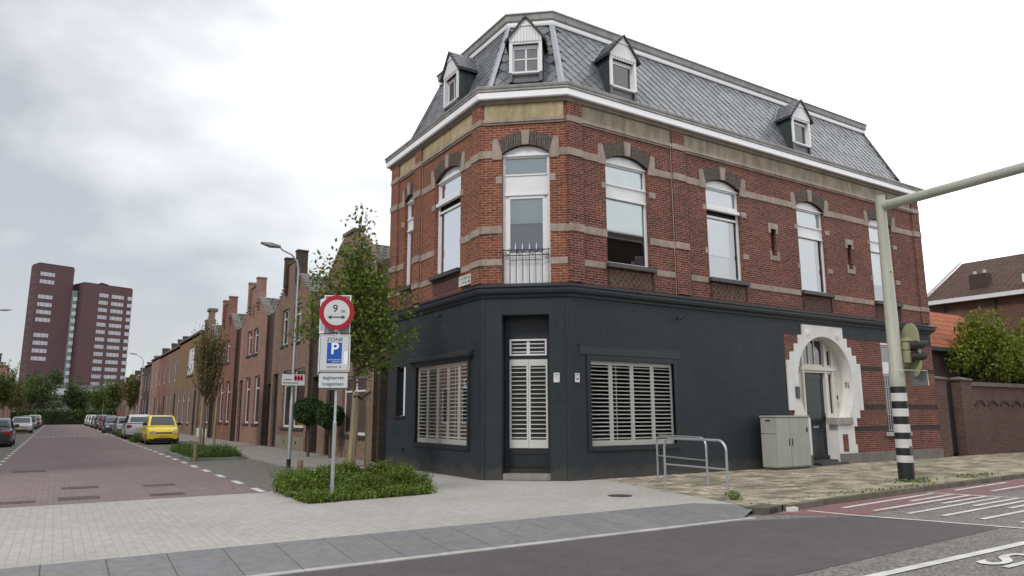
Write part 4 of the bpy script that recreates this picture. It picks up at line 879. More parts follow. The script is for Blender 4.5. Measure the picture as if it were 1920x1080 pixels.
for z in (.10,-.17):
    m=MB(); k=16; vs=[]
    for (dd,r,dz) in ((.0,.125,0),(.27,.112,.0),(.27,.10,0),(.0,.11,0)):
        for i in range(k+1): t=R(-35+250*i/k); vs.append(VP(r*math.cos(t),dd+(.07*math.sin(t) if dd>.2 else 0),z+r*math.sin(t)))
    m.add(vs,[(j*(k+1)+i,j*(k+1)+i+1,((j+1)%4)*(k+1)+i+1,((j+1)%4)*(k+1)+i) for j in range(4) for i in range(k)]); v=m.build('visor',BLACK,hd); MB().disc(VP(0,-.06,z),v2,.125,.07,18).build('lens',plain('dark_lens',(.03,.012,.012) ,.3),hd)
m=MB(); m.tube([M0+Vector((0,0,3.26)),HP(0,-.05,.24)],.02,8); m.tube([M0+Vector((0,0,2.68)),HP(0,-.02,-.34),HP(0,.05,-.30)],.02,8); m.add([HP(y,x,z) for z in (.22,.25) for x in (-.16,.12) for y in (-.20,.14)],[(0,1,3,2),(4,5,7,6),(0,1,5,4),(2,3,7,6),(0,2,6,4),(1,3,7,5)]); build_each(m,'bracket',PY,hd)
HB=M0+dv*.33+Vector((.0,-.05,2.36)); q=Vector((.75,-.66,0)); n_=Vector((-.66,-.75,0)); m=MB(); m.prism([HB+q*-.05+Vector((0,0,-.17)),HB+q*.33+Vector((0,0,-.17)),HB+q*.33+Vector((0,0,.17)),HB+q*-.05+Vector((0,0,.17))],n_*.01); hb=m.build('sign_back',plain('dark_plate',(.12,.125,.125),.6),ts)
m=MB(); m.tube([M0+Vector((-.25,-.17,2.55)),HB+q*.34+Vector((0,0,.18)),HB+q*.35+Vector((0,0,-.17))],.012,6); m.build('frame_bar',SFACE,hb)
# ---------------------------------------------------------------- plants
BARK=plain('bark',(.10,.08,.055),.9,var=.25,vs=9,bmp=.6); WOOD=plain('stake_wood',(.33,.26,.16),.85,var=.25,vs=6,bmp=.5,stain=(.16,.13,.09),stainamt=.6)
def leafcard(mb,c,s,rnd,up=0):
    a=Vector((rnd.gauss(0,1),rnd.gauss(0,1),rnd.gauss(0,1)+up)).normalized(); b=a.orthogonal().normalized(); b=(Matrix.Rotation(rnd.uniform(0,6.28),3,a)@b); c2=a.cross(b)
    mb.add([c-b*s*.5,c+c2*s*.30,c+b*s*.55,c-c2*s*.30],[(0,1,2,3)])
def young_tree(name,base,label,trunk_h,crown,leaf,nleaf,lm,rnd,lean=(0,0),grp=None,sz=.09,tr=.035,clump=.16):
    """crown: list of (x,y,z,rx,ry,rz,weight) blobs; twigs grow from the stem to leaf clumps"""
    t=thing(name,base,label,'tree',grp); base=Vector(base); top=max(c[2]+c[5]*.8 for c in crown)
    wood=MB(); lv=MB(); stem=[base+Vector((lean[0]*f*f,lean[1]*f*f,trunk_h*f)) for f in (0,.3,.6,.85,1)]
    tip=base+Vector((lean[0]*1.3,lean[1]*1.3,top-.2)); wood.tube([base-Vector((0,0,.1))]+stem[1:]+[stem[-1].lerp(tip,.5),tip],[tr*1.15,tr,tr*.9,tr*.8,tr*.7,tr*.4,.006],7)
    W_=sum(c[6] for c in crown)
    for c in crown:
        nc=max(2,int(nleaf*c[6]/W_/leaf)); cc=base+Vector(c[:3])
        for i in range(nc):
            while True:
                q=Vector((rnd.uniform(-1,1),rnd.uniform(-1,1),rnd.uniform(-1,1)))
                if .1<q.length<1: break
            p=cc+Vector((q.x*c[3],q.y*c[4],q.z*c[5]))
            h=max(.45,min(.95,(p.z-base.z-.5)/max(.1,top-.2))); s0=(stem[-1] if p.z-base.z>trunk_h else stem[-2]).lerp(tip,max(0,min(.9,(p.z-.5-stem[-1].z)/max(.1,tip.z-stem[-1].z))))
            if i%2==0: md=s0.lerp(p,.5)+Vector((0,0,-.08)); wood.tube([s0,md,p],[.012,.008,.003],4,False)
            for k in range(leaf): leafcard(lv,p+Vector((rnd.gauss(0,clump),rnd.gauss(0,clump),rnd.gauss(0,clump*.9))),sz*rnd.uniform(.7,1.3),rnd,.6)
    wood.build('trunk',BARK,t,smooth=True); lv.build('crown',lm,t,recalc=False); return t
LF=leafmat('young_leaf',(.125,.185,.030),.4,.35); rnd=random.Random(11)
cr_=[(0.10,0,6.3,.16,.15,.50,.5),(-.02,0,5.45,.42,.40,.45,1.6),(-.05,.0,4.6,.68,.6,.65,3.6),(.12,0,3.7,.80,.7,.7,4.2),(.40,.0,4.6,.55,.5,.8,2.4),(.65,0,3.4,.55,.5,.75,2.0),(-.85,0,5.0,.30,.3,.45,.55),(-1.0,-.1,4.1,.35,.3,.25,.4),(-1.15,-.1,3.55,.42,.35,.22,.8),(-.6,0,3.9,.35,.35,.5,.9),(1.35,-.1,3.5,.35,.3,.22,.30),(1.25,-.1,4.4,.28,.3,.4,.3),(.35,0,2.75,.55,.45,.3,.9)]
young_tree('street_tree',(6.12,17.0,0),'slender young tree with fresh green leaves standing behind the traffic sign',2.6,cr_,10,6600,LF,rnd,sz=.105,tr=.04)
# tree stakes with a rubber tie
for i,(x,y,tx_,ty_,h) in enumerate(((5.98,16.75,6.06,16.72,2.10),(6.50,16.95,6.44,16.85,2.16),(6.32,17.5,6.36,17.3,1.98))):
    h_=tag(MB().tube([(x,y,-.1),((x+tx_)/2+.01,(y+ty_)/2,h*.5),(tx_,ty_,h)],[.062,.06,.057],9).build('tree_stake',WOOD,None,smooth=50),('left one','right one','rearmost one')[i]+' of three round wooden stakes around the young green tree','stake','wooden stakes around the young tree')
m=MB(); m.tube([(6.02,16.66,1.98),(6.12,16.74,1.99),(6.25,16.80,1.93),(6.38,16.80,2.05),(6.50,16.80,2.10)],[.03]*5,6); tag(m.build('tree_tie',BLACK),'black rubber strap tying the young tree between its stakes','tree tie')
m=MB(); m.tube([(4.92,17.15,-.05),(4.94,17.15,.50)],[.075,.07],8); tag(m.build('wooden_bollard',plain('old_post',(.22,.17,.11),.9,var=.25,vs=7,bmp=.6)),'short round wooden post at the edge of the planted corner bed','bollard')
# planted beds
def inpoly(x,y,P_):
    r=False; n=len(P_)
    for i in range(n):
        x1,y1=P_[i]; x2,y2=P_[(i+1)%n]
        if (y1>y)!=(y2>y) and x<(x2-x1)*(y-y1)/(y2-y1)+x1: r=not r
    return r
def bed(P_,n,hm,seed,label,base,gm,flat=.0):
    rn=random.Random(seed); xs=[p[0] for p in P_]; ys=[p[1] for p in P_]; mb=MB(); k=0
    cl=[(rn.uniform(min(xs),max(xs)),rn.uniform(min(ys),max(ys)),rn.uniform(.25,1.)) for _ in range(26)]
    while k<n:
        x=rn.uniform(min(xs)-.08,max(xs)+.08); y=rn.uniform(min(ys)-.05,max(ys))
        if not inpoly(x+rn.gauss(0,.07),y+rn.gauss(0,.07),P_) or (min((x-c[0])**2+(y-c[1])**2 for c in cl)>.22 and rn.random()<.6): continue
        k+=1; w=max(.30,min(1.15,max(c[2]*math.exp(-((x-c[0])**2+(y-c[1])**2)/.25) for c in cl)*1.5)); 
        ed=min(abs(x-p) for p in (min(xs),max(xs))); h=hm*w*rn.uniform(.45,1.1); a=rn.uniform(0,6.28); lean=Vector((math.cos(a),math.sin(a),0))*h*rn.uniform(.1,.7); c=Vector((x,y,0)); s=Vector((-math.sin(a),math.cos(a),0))*.006*rn.uniform(.6,2.2)
        tip=c+lean+Vector((0,0,h)); mid=c+lean*.35+Vector((0,0,h*.6)); mb.add([c-s,c+s,mid+s,mid-s,tip],[(0,1,2,3),(3,2,4)])
        for q in range(3): leafcard(mb,c.lerp(tip,rn.uniform(.3,1))+Vector((rn.gauss(0,.03),rn.gauss(0,.03),0)),rn.uniform(.03,.075),rn,.5)
    o=mb.build('bed_planting',gm,None,recalc=False); return tag(o,label,'plants',kind='stuff')
SOIL=plain('bed_soil',(.06,.055,.035),.95,var=.3,vs=8,bmp=.6); GR=leafmat('bed_green',(.115,.185,.035),.62,.35)
PB=[(3.97,15.25),(3.90,12.90),(6.45,13.18),(7.05,15.4),(6.9,17.3),(5.5,17.9)]
sheet('planting_bed_soil',PB,.006,SOIL); bed(PB,14000,.42,5,'lush green low herbs and grasses filling the corner bed around the traffic sign',None,GR)
PB2=[(4.05,26.9),(5.80,26.9),(5.80,33),(4.05,33)]
m=MB(); m.box(3.95,5.88,26.75,33.1,-.05,.09); struct('bed_kerb',m,KERB); bed(PB2,4600,.44,6,'second green planted bed with low bushes around the bare tree further down the street',None,leafmat('bed_green_far',(.085,.15,.04),.45,.3))
m=MB()
m.tube([(4.1,26.6,0),(4.1,26.6,.65)],[.07,.065],8); tag(m.build('wooden_bollard',MC['old_post']),'short wooden post before the second planted bed near the bare tree','bollard')
for i,y in enumerate((46.9,59.)):
    P3=[(3.85,y),(4.9,y),(4.9,y+1.8),(3.85,y+1.8)]; bed(P3,900,.5,30+i,('small green planted strip just behind the yellow car','small dark green planted strip between parked cars further on')[i],None,MC['bed_green_far'])
# weeds along the kerb and masts
def weeds(c,r,n,h,label,seed):
    rn=random.Random(seed); mb=MB()
    for i in range(n):
        a=rn.uniform(0,6.28); q=Vector((c[0]+rn.gauss(0,r[0]),c[1]+rn.gauss(0,r[1]),.004)); leafcard(mb,q+Vector((0,0,rn.uniform(.0,h))),rn.uniform(.03,.075),rn,.8)
    tag(mb.build('weeds',GR,None,recalc=False),label,'weeds',kind='stuff')
weeds((16.8,9.35),(.35,.14),260,.07,'weeds growing round the foot of the banded traffic mast',1); weeds((19.6,9.35),(.5,.12),160,.05,'patch of moss and weeds on the yellow pavement near the kerb right of the mast',2)
weeds((10.62,9.22),(.07,.06),110,.14,'tuft of green weed at the foot of the nearer hoop rail',3); weeds((14.2,8.7),(1.6,.05),150,.03,'thin line of weeds in the joint behind the old kerb',4)
weeds((18.62,13.62),(.08,.03),90,1.0,'thin climbing plant between the painted wall and the white door surround',5)
# two clipped ball bushes on stems
BG=leafmat('box_ball_green',(.032,.075,.022),.4,.15)
def ball(c,r,h,label,seed):
    t=thing('ball_shrub',(c[0],c[1],.03),label,'shrub','clipped ball shrubs in front of the brown house'); rn=random.Random(seed); m=MB()
    for i in range(4600):
        q=Vector((rn.gauss(0,1),rn.gauss(0,1),rn.gauss(0,1))).normalized(); b_=1+.10*math.sin(q.x*5+seed)*math.cos(q.z*6); leafcard(m,Vector((c[0],c[1],h))+Vector((q.x*r,q.y*r,q.z*r*.88))*(b_*rn.uniform(.82,1.05)),.075,rn)
    m.build('foliage',BG,t,recalc=False); s=MB(); s.tube([(c[0]+.05,c[1],0),(c[0]+.02,c[1],h*.5),(c[0],c[1],h)],[.06,.045,.04],7); s.build('stem',BARK,t)
ball((7.88,26.6),.56,1.68,'left larger clipped ball shrub on a stem before the brown brick house',1); ball((8.28,25.3),.48,1.50,'right smaller clipped ball shrub on a stem beside the traffic sign',2)
# ---------------------------------------------------------------- cars
TY=plain('tyre_rubber',(.018,.018,.019),.8); RIM=plain('alloy',(.30,.31,.32),.35,metal=.6); CGL=plain('car_glass',(.035,.045,.05),.05,var=.05,bmp=0,spec=1); CLR=plain('headlight_lens',(.55,.56,.56),.12,bmp=0,spec=1); TLR=plain('tail_light',(.30,.012,.018),.2,bmp=0); PLT=plain('number_plate',(.60,.47,.05),.5,bmp=0); PLS=plain('black_plastic',(.025,.025,.027),.6)
def paint(name,c): return plain('paint_'+name,c,.3,var=.03,bmp=0,coat=.8,metal=.0)
def car_proto(kind,color,label,group):
    # profiles: (y along the length, 0=front bumper) body top z ; cabin base and roof lines
    if kind=='hatch': Ln,Wd=3.55,.79; top=[(0,.62),(.06,.74),(.25,.84),(.85,.95),(1.0,.97),(3.3,1.0),(3.50,.93),(3.55,.75)]; cab=[(.82,.96),(1.42,1.45),(1.8,1.53),(3.05,1.52),(3.36,1.36),(3.46,.98)]; ax=(.68,2.98); wr=.29
    elif kind=='mpv': Ln,Wd=4.1,.84; top=[(0,.62),(.08,.76),(.35,.88),(.9,1.0),(1.05,1.02),(3.8,1.04),(4.03,.98),(4.1,.7)]; cab=[(.8,1.0),(1.6,1.50),(2.1,1.60),(3.3,1.57),(3.8,1.42),(4.0,1.03)]; ax=(.8,3.4); wr=.31
    else: Ln,Wd=4.45,.86; top=[(0,.58),(.08,.70),(.35,.78),(1.1,.90),(1.3,.92),(3.6,.94),(4.3,.90),(4.45,.72)]; cab=[(1.15,.90),(1.85,1.32),(2.3,1.42),(3.0,1.41),(3.5,1.28),(3.95,.94)]; ax=(.85,3.5); wr=.32
    t=thing('parked_car',(0,0,0),label,'car',group); C=Ln/2
    def wid(y): e=min(y,Ln-y); return Wd*(1-.16*max(0,1-e/.45)**2)
    m=MB(); st=[0,.05,.16,.35,.7,1.1,1.6,Ln-1.4,Ln-.9,Ln-.5,Ln-.2,Ln-.06,Ln]; rings=[]
    def tz(y):
        for (a,b),(c,d) in zip(top,top[1:]):
            if a<=y<=c: return b+(d-b)*(y-a)/(c-a)
        return top[-1][1]
    for y in st:
        w=wid(y); z=tz(y); zb=.20 if .2<y<Ln-.2 else .28
        rings.append([(-w*.55,y-C,zb-.02),(-w*.94,y-C,zb+.02),(-w,y-C,zb+.16),(-w*1.0,y-C,z*.72),(-w*.965,y-C,z-.07),(-w*.88,y-C,z-.005),(-w*.4,y-C,z+.025),(w*.4,y-C,z+.025),(w*.88,y-C,z-.005),(w*.965,y-C,z-.07),(w*1.0,y-C,z*.72),(w,y-C,zb+.16),(w*.94,y-C,zb+.02),(w*.55,y-C,zb-.02)])
    k=14; m.add([v for r in rings for v in r],[(i*k+j,i*k+(j+1)%k,(i+1)*k+(j+1)%k,(i+1)*k+j) for i in range(len(st)-1) for j in range(k)]+[tuple(range(k)),tuple(range((len(st)-1)*k,len(st)*k))])
    # cabin shell
    cw=[(Wd*.93,0)]; rr=[]
    for i,(y,z) in enumerate(cab):
        f=(z-cab[0][1])/(cab[2][1]-cab[0][1]); w=Wd*(.93-.17*max(0,min(1,f)))
        rr.append((w,y-C,z))
    base=[(Wd*.93,y-C,tz(y)-.02) for y,z in cab]
    for sgx in (-1,1): pass
    n=len(rr); L1_=[(-w*1.0,y,z-.03) for w,y,z in rr]; L2_=[(-w*.86,y,z) for w,y,z in rr]; R2_=[(w*.86,y,z) for w,y,z in rr]; R1_=[(w,y,z-.03) for w,y,z in rr]; LB=[(-Wd*.93,y,z) for w,y,z in base]; RB=[(Wd*.93,y,z) for w,y,z in base]
    vs=LB+L1_+L2_+R2_+R1_+RB; m.add(vs,[(a*n+i,a*n+i+1,(a+1)*n+i+1,(a+1)*n+i) for a in range(5) for i in range(n-1)])
    body=m.build('body',color,t,smooth=35)
    # glass
    def sideq(sg,y0,y1,i0=None):
        pass
    g=MB(); (w0,y0,z0),(w1,y1,z1)=rr[0],rr[1]; e=.012
    def lerp3(a,b,f): return tuple(a[i]+(b[i]-a[i])*f for i in range(3))
    a=lerp3(rr[0],rr[1],.10); b=lerp3(rr[0],rr[1],1.0); g.add([(-a[0]*.84,a[1]-.02,a[2]+.02),(a[0]*.84,a[1]-.02,a[2]+.02),(b[0]*.82,b[1]-.02,b[2]+.015),(-b[0]*.82,b[1]-.02,b[2]+.015)],[(0,1,2,3)])
    g.build('windscreen',CGL,t,recalc=False)
    g=MB(); a=lerp3(rr[-1],rr[-2],.22); b=lerp3(rr[-1],rr[-2],.97); g.add([(-a[0]*.82,a[1]+.02,a[2]+.015),(a[0]*.82,a[1]+.02,a[2]+.015),(b[0]*.80,b[1]+.02,b[2]+.012),(-b[0]*.80,b[1]+.02,b[2]+.012)],[(0,1,2,3)]); g.build('rear_window',CGL,t,recalc=False)
    g=MB(); zbelt=tz(C)+.03; zr=cab[2][1]-.12; yf=cab[0][0]-C; yr=cab[-1][0]-C; xb=Wd*.935; xt=Wd*.80
    for sg_ in (-1,1):
        ys=[yf+.30,yf+.30+(cab[2][0]-cab[0][0])*.92,0.1]
        ymid=(yf+yr)/2+.08; fr=[(sg_*xb,yf+.28,zbelt),(sg_*xb,ymid-.03,zbelt),(sg_*xt,ymid-.03,zr),(sg_*xt,cab[2][0]-C-.12,zr)]; re=[(sg_*xb,ymid+.03,zbelt),(sg_*xb,yr-.20,zbelt),(sg_*xt,cab[-2][0]-C-.10,zr),(sg_*xt,ymid+.03,zr)]
        for q in (fr,re): g.add([(x+sg_*.006,y,z) for x,y,z in q],[(0,1,2,3)])
    g.build('side_windows',CGL,t,recalc=False)
    for sx_ in (-1,1):
        for y in ax:
            w_=MB().disc((sx_*(Wd-.19),y-C,wr),(sx_,0,0),wr,.20,20).build('wheel',TY,t); MB().disc((sx_*(Wd+.005),y-C,wr),(sx_,0,0),wr*.62,.012,14,wr*.55).build('rim',RIM,w_)
        a=MB().box(min(sx_*Wd*.94,sx_*(Wd+.15)),max(sx_*Wd*.94,sx_*(Wd+.15)),cab[0][0]-C+.36,cab[0][0]-C+.46,zbelt-.02,zbelt+.13).build('wing_mirror',PLS,t,bevel=.02)
        zf=tz(.1)
        a_,b_=sorted((sx_*Wd*.50,sx_*Wd*.90)); MB().box(a_,b_,-C-.022,-C+.16,zf-.22,zf-.045).build('headlight',CLR,t,bevel=.03)
        zt2=tz(Ln-.1)
        a_,b_=sorted((sx_*Wd*.60,sx_*Wd*.93)); MB().box(a_,b_,C-.14,C+.018,zt2-.27,zt2-.08).build('tail_light',TLR,t,bevel=.03)
    m=MB(); m.box(-Wd*.5,Wd*.5,-C-.015,-C+.03,tz(.05)-.14,tz(.05)-.08); m.box(-Wd*.62,Wd*.62,-C-.012,-C+.03,.26,.34); m.box(-Wd*.97,Wd*.97,-C+.02,-C+.05,.20,.25); m.box(-Wd*.9,Wd*.9,C-.06,C+.0,.20,.27); m.build('grille',PLS,t)
    MB().box(-.26,.26,-C-.022,-C-.012,.38,.49).build('number_plate',PLT,t); MB().box(-.26,.26,C+.004,C+.014,.62,.73).build('number_plate',PLT,t)
    m=MB(); m.box(-.9*Wd,.9*Wd,-C+.15,C-.15,.12,.24); m.build('underbody',PLS,t)
    return t
YELP=paint('yellow',(.80,.60,.012)); SILP=paint('silver',(.42,.43,.46)); DKP=paint('dark_blue',(.025,.035,.06)); BLKP=paint('black',(.012,.013,.015)); REDP=paint('wine_red',(.20,.018,.03)); GRP=paint('grey',(.12,.125,.135)); WHP=paint('white',(.62,.62,.62))
GC='cars parked along the side street'
protos={}
def place_car(kind,color,x,y,front,label,z=.005):
    if kind not in protos:
        t=protos[kind]=car_proto(kind,color,label,GC)
    else:
        t=copy_tree(protos[kind]); t['label']=label
        for c in t.children:
            if c.name.startswith('body'): c.data=c.data.copy(); c.data.materials.clear(); c.data.materials.append(color)
    t.location=(x,y,z); t.rotation_euler[2]=0 if front else math.pi
place_car('hatch',YELP,4.93,44.3,True,'bright yellow small hatchback facing the camera at the right kerb')
place_car('mpv',SILP,4.72,55.2,False,'silver tall family car seen from behind, parked behind the yellow one')
place_car('saloon',GRP,4.85,66,True,'dark grey car facing the camera between the silver tall car and dark blue one')
place_car('saloon',DKP,4.45,74,True,'dark blue saloon facing the camera, third behind the yellow car')
place_car('hatch',REDP,4.65,86,True,'wine red small car far down the right side')
place_car('mpv',BLKP,4.6,94,True,'black tall car far down the right kerb behind the red one')
place_car('saloon',GRP,4.6,103,True,'grey saloon parked far down the right side after the black car')
place_car('hatch',WHP,4.6,112,True,'white small car far down the right kerb')
place_car('saloon',SILP,4.6,121,True,'silver saloon near the far end of the right parking row')
place_car('mpv',WHP,4.6,130,True,'white tall car at the very end of the right parking row')
place_car('saloon',BLKP,-2.62,45.6,False,'black saloon with red tail lights cut off by the left edge of the photo')
place_car('saloon',SILP,-2.55,78,True,'silver car facing the camera on the left, behind the black saloon')
place_car('hatch',GRP,-2.5,97,True,'dark grey small car on the left behind the silver one')
place_car('saloon',BLKP,-2.5,107,False,'black saloon seen far down the left parking strip')
place_car('mpv',SILP,-2.5,118,True,'silver tall car near the far end on the left')
place_car('hatch',REDP,-2.5,130,True,'red small car at the far end on the left')
# ================================================================ ROW HOUSES
WH=wall((8.80,0),(0,1),(-1,0)); WHL=wall((-6.2,0),(0,1),(1,0))
TILE=brick('roof_tiles_mossy',(.06,.06,.062),(.035,.036,.04),(.20,.20,.18),bw=.30,bh=.34,ms=.05,rough=.8,bmp=.9,dirt=(.06,.07,.03),damt=.6,smooth=.6)
TILB=brick('roof_tiles_brown',(.125,.058,.042),(.08,.045,.036),(.035,.025,.02),bw=.25,bh=.33,ms=.03,rough=.85,bmp=.9,dirt=(.10,.08,.06),damt=.5)
TILO=brick('roof_tiles_orange',(.50,.135,.035),(.36,.09,.03),(.12,.04,.02),bw=.22,bh=.32,ms=.035,rough=.8,bmp=1,dirt=(.20,.09,.05),damt=.5,smooth=.5)
BN=brick('brown_brick',(.27,.16,.112),(.165,.10,.075),(.26,.21,.17),damt=.3)
PK=brick('pink_brick',(.38,.205,.16),(.27,.13,.10),(.30,.23,.19),damt=.3)
RD=brick('row_red_brick',(.30,.125,.088),(.20,.08,.06),(.24,.16,.13),damt=.3)
OC=brick('ochre_brick',(.30,.175,.075),(.21,.12,.055),(.22,.17,.12),damt=.3)
DK=brick('dark_brown_brick',(.095,.062,.048),(.055,.04,.034),(.09,.07,.055),damt=.3)
PLB=plain('cement_plinth',(.24,.205,.15),.85,var=.15,stain=(.14,.12,.09)); PLW=plain('white_plinth',(.55,.54,.52),.7); COP=plain('coping',(.15,.13,.11),.85,stain=(.09,.09,.06))
def hwin(W,s0,s1,z0,z1,parent,glass_=None,door=False,dep=.16,mull=0,detail=True,frame=None):
    f=MB(); D=-dep; t=.09; 
    f.wbox(W,s0,s0+t,D-.04,D,z0,z1); f.wbox(W,s1-t,s1,D-.04,D,z0,z1); f.wbox(W,s0+t,s1-t,D-.04,D,z1-t,z1); f.wbox(W,s0+t,s1-t,D-.04,D,z0,z0+t)
    if detail and not door: f.wbox(W,s0+t,s1-t,D-.04,D,z1-.55*(z1-z0)*.5,z1-.55*(z1-z0)*.5+.06)
    for k in range(mull): x=s0+(s1-s0)*(k+1)/(mull+1); f.wbox(W,x-.05,x+.05,D-.04,D+.01,z0,z1)
    o=f.build('door' if door else 'window',frame or (GRN if door else WHITE),parent)
    MB().wbox(W,s0+t,s1-t,D-.03,D-.02,z0+t,z1-t).build('door_leaf' if door else 'pane',glass_ or (GRN if door else OPG),o)
    if detail and not door: MB().wbox(W,s0-.06,s1+.06,D,.07,z0-.10,z0-.003).build('sill',SILL,o)
    return o
def house_body(W,pts,wins,brickm,parent,depth,zt):
    m=MB(); panel(m,W,pts,[rect(*w[:4]) for w in wins],0,.16); w=m.build('wall',brickm,parent,recalc=False); return w
def gable_house(c,hw,bay,bm,style,label,wins,grp=None,plinth=PLB):
    h=thing('row_house',(8.8,c,0),label,'house','row houses along the side street'); W=WH; e=6.62
    if style=='piers': top=[(c+hw,e),(c+1.16,7.85),(c+1.16,8.2),(c+.8,8.62),(c-.8,8.62),(c-1.16,8.2),(c-1.16,7.85),(c-hw,e)]
    elif style=='cap': top=[(c+hw,e),(c+1.2,8.0),(c+.55,8.30),(c-.55,8.30),(c-1.2,8.0),(c-hw,e)]
    else: top=[(c+hw,e),(c+.9,8.0),(c+.9,8.35),(c+.42,8.4),(c+.42,9.15),(c-.42,9.15),(c-.42,8.4),(c-.9,8.35),(c-.9,8.0),(c-hw,e)]
    w=house_body(W,[(c-hw,0),(c+hw,0)]+top,wins,bm,h,8,e)
    # thickness behind the parapet gable
    n=len(top); m=MB(); m.add([W(x,0,z) for x,z in top]+[W(x,-.32,z) for x,z in top],[(i,i+1,n+i+1,n+i) for i in range(n-1)]+[tuple(range(2*n-1,n-1,-1))]); m.build('gable_parapet',bm,h)
    for s in (c-hw,c+hw): m=MB(); m.add([W(s,-.0,0),W(s,-8,0),W(s,-8,e),W(s,0,e)],[(0,1,2,3)]); m.build('side_wall',DK if s<c else bm,h)
    m=MB(); m.add([W(c-hw,-.30,6.35),W(c-hw,-9,6.35),W(c,-9,8.05),W(c,-.30,8.05),W(c+hw,-9,6.35),W(c+hw,-.30,6.35)],[(0,1,2,3),(3,2,4,5)]); m.build('roof',TILE,h)
    m=MB(); 
    if style=='piers':
        for s in (-.99,.99): m=MB(); m.wbox(W,c+s-.18,c+s+.18,-.305,.16,7.55,8.90); m.wbox(W,c+s-.15,c+s+.15,-.1,.13,7.36,7.55); m.wbox(W,c+s-.12,c+s+.12,-.1,.09,7.18,7.36); m.wbox(W,c+s-.21,c+s+.21,-.33,.19,8.90,8.98); m.build('gable_pier',DK if bm is BN else bm,h)
        m=MB(); m.wbox(W,c-.8,c+.8,-.36,.05,8.62,8.68)
    elif style=='cap': m.wbox(W,c-.62,c+.62,-.38,.06,8.30,8.42)
    else: m.wbox(W,c-.46,c+.46,-.5,.12,9.0,9.2)
    m.build('coping',COP,h)
    # stepped tile edge along the slopes
    m=MB(); a=1.16 if style=='piers' else 1.0; zz=7.85 if style=='piers' else 7.9
    for sg_ in (-1,1):
        for k in range(9):
            f=(k+.5)/9; x=c+sg_*(a+(hw-a)*f); z=zz+(e-zz)*f; m.wbox(W,x-.11,x+.11,-.36,.05,z-.02,z+.06)
    m.build('verge_tiles',plain('verge_tile_pale',(.30,.29,.27),.8,var=.3),h)
    for q in wins: hwin(W,*q[:4],h,dep=.11,**(q[4] if len(q)>4 else {}))
    m=MB(); m.wbox(W,c-hw+.01,c+hw-.01,0,.03,0,.55) if plinth else None
    b0,b1=bay; P_=[(b0,0),(b1,0),(b1,6.7),(b0,6.7)]
    mb=MB(); panel(mb,lambda s,d,z:WH(s,d-.16,z),P_,[rect(b0+.25,b1-.15,0.05,3.1)],0,.3); mb.wbox(WH,b0,b1,-.5,-.17,6.62,6.74); mb.build('side_bay',DK,h,recalc=False)
    hwin(lambda s,d,z:WH(s,d-.16,z),b0+.25,b1-.15,.05,3.1,h,door=True,dep=.25)
    m=MB(); m.tube([WH(b0+.06,-.12,.1),WH(b0+.06,-.12,6.5)],.045,6); m.build('downpipe',GREYM,h)
    return h
def ww(c,a,b,z0,z1,**k): return (c+a,c+b,z0,z1,k)
c=25.5; H1=gable_house(c,2.95,(21.12,22.55),BN,'cap','brown brick gabled house directly beside the painted corner building, half hidden by the young tree',[ww(c,-2.3,.1,.85,2.9,mull=1,glass_=plain('brown_blind',(.09,.06,.05),.5)),ww(c,1.0,1.95,.05,3.0,door=True),ww(c,.35,1.7,4.55,6.2),ww(c,-1.7,-.35,4.55,6.2)])
c=33.1; HA=gable_house(c,3.1,(28.45,30.0),BN,'piers','brown brick gabled house with two tall piers on top, behind the nearest street lamp',[ww(c,.4,1.6,4.78,6.5),ww(c,-1.6,-.4,4.78,6.5),ww(c,-2.7,-.9,1.0,3.55),ww(c,-.6,.85,1.0,3.55),ww(c,1.75,2.75,.05,3.5,door=True)])
m=MB(); m.wbox(WH,30.1,34.6,0,.035,0,.62); m.build('plinth',PLB,HA); m=MB(); m.wbox(WH,31.2,31.35,.035,.04,.3,.42); m.wbox(WH,33.1,33.25,.035,.04,.3,.42); m.build('vent',BLACK,HA)
c=40.8; gable_house(c,3.1,(36.2,37.7),PK,'piers','pink brick gabled house with two piers and a slit window, next after the brown one',[ww(c,.2,1.3,4.82,6.2),ww(c,-1.3,-.2,4.82,6.2),ww(c,-2.3,-1.0,1.1,3.6),ww(c,-.1,1.15,1.1,3.6),ww(c,1.9,2.75,.05,3.5,door=True),ww(c,.02,.35,6.87,7.6,detail=False)])
c=48.3; gable_house(c,3.0,(43.9,45.3),RD,'piers','deep red brick gabled house behind the bare brownish tree',[ww(c,.2,1.3,4.82,6.2),ww(c,-1.3,-.2,4.82,6.2),ww(c,-2.2,-.9,1.1,3.6),ww(c,-.1,1.15,1.1,3.6),ww(c,1.9,2.75,.05,3.5,door=True)])
c=55.35; HD=gable_house(c,2.5,(51.3,52.8),BN,'pin','brown brick house with a single narrow pinnacle on its gable',[ww(c,.1,1.0,4.9,6.4),ww(c,-1.0,-.1,4.9,6.4),ww(c,-2.2,-.8,1.0,3.55),ww(c,-.5,.9,1.0,3.55),ww(c,1.6,2.4,.05,3.5,door=True)])
m=MB(); m.wbox(WH,53.1,57.3,0,.035,0,.62); m.build('plinth',PLW,HD)
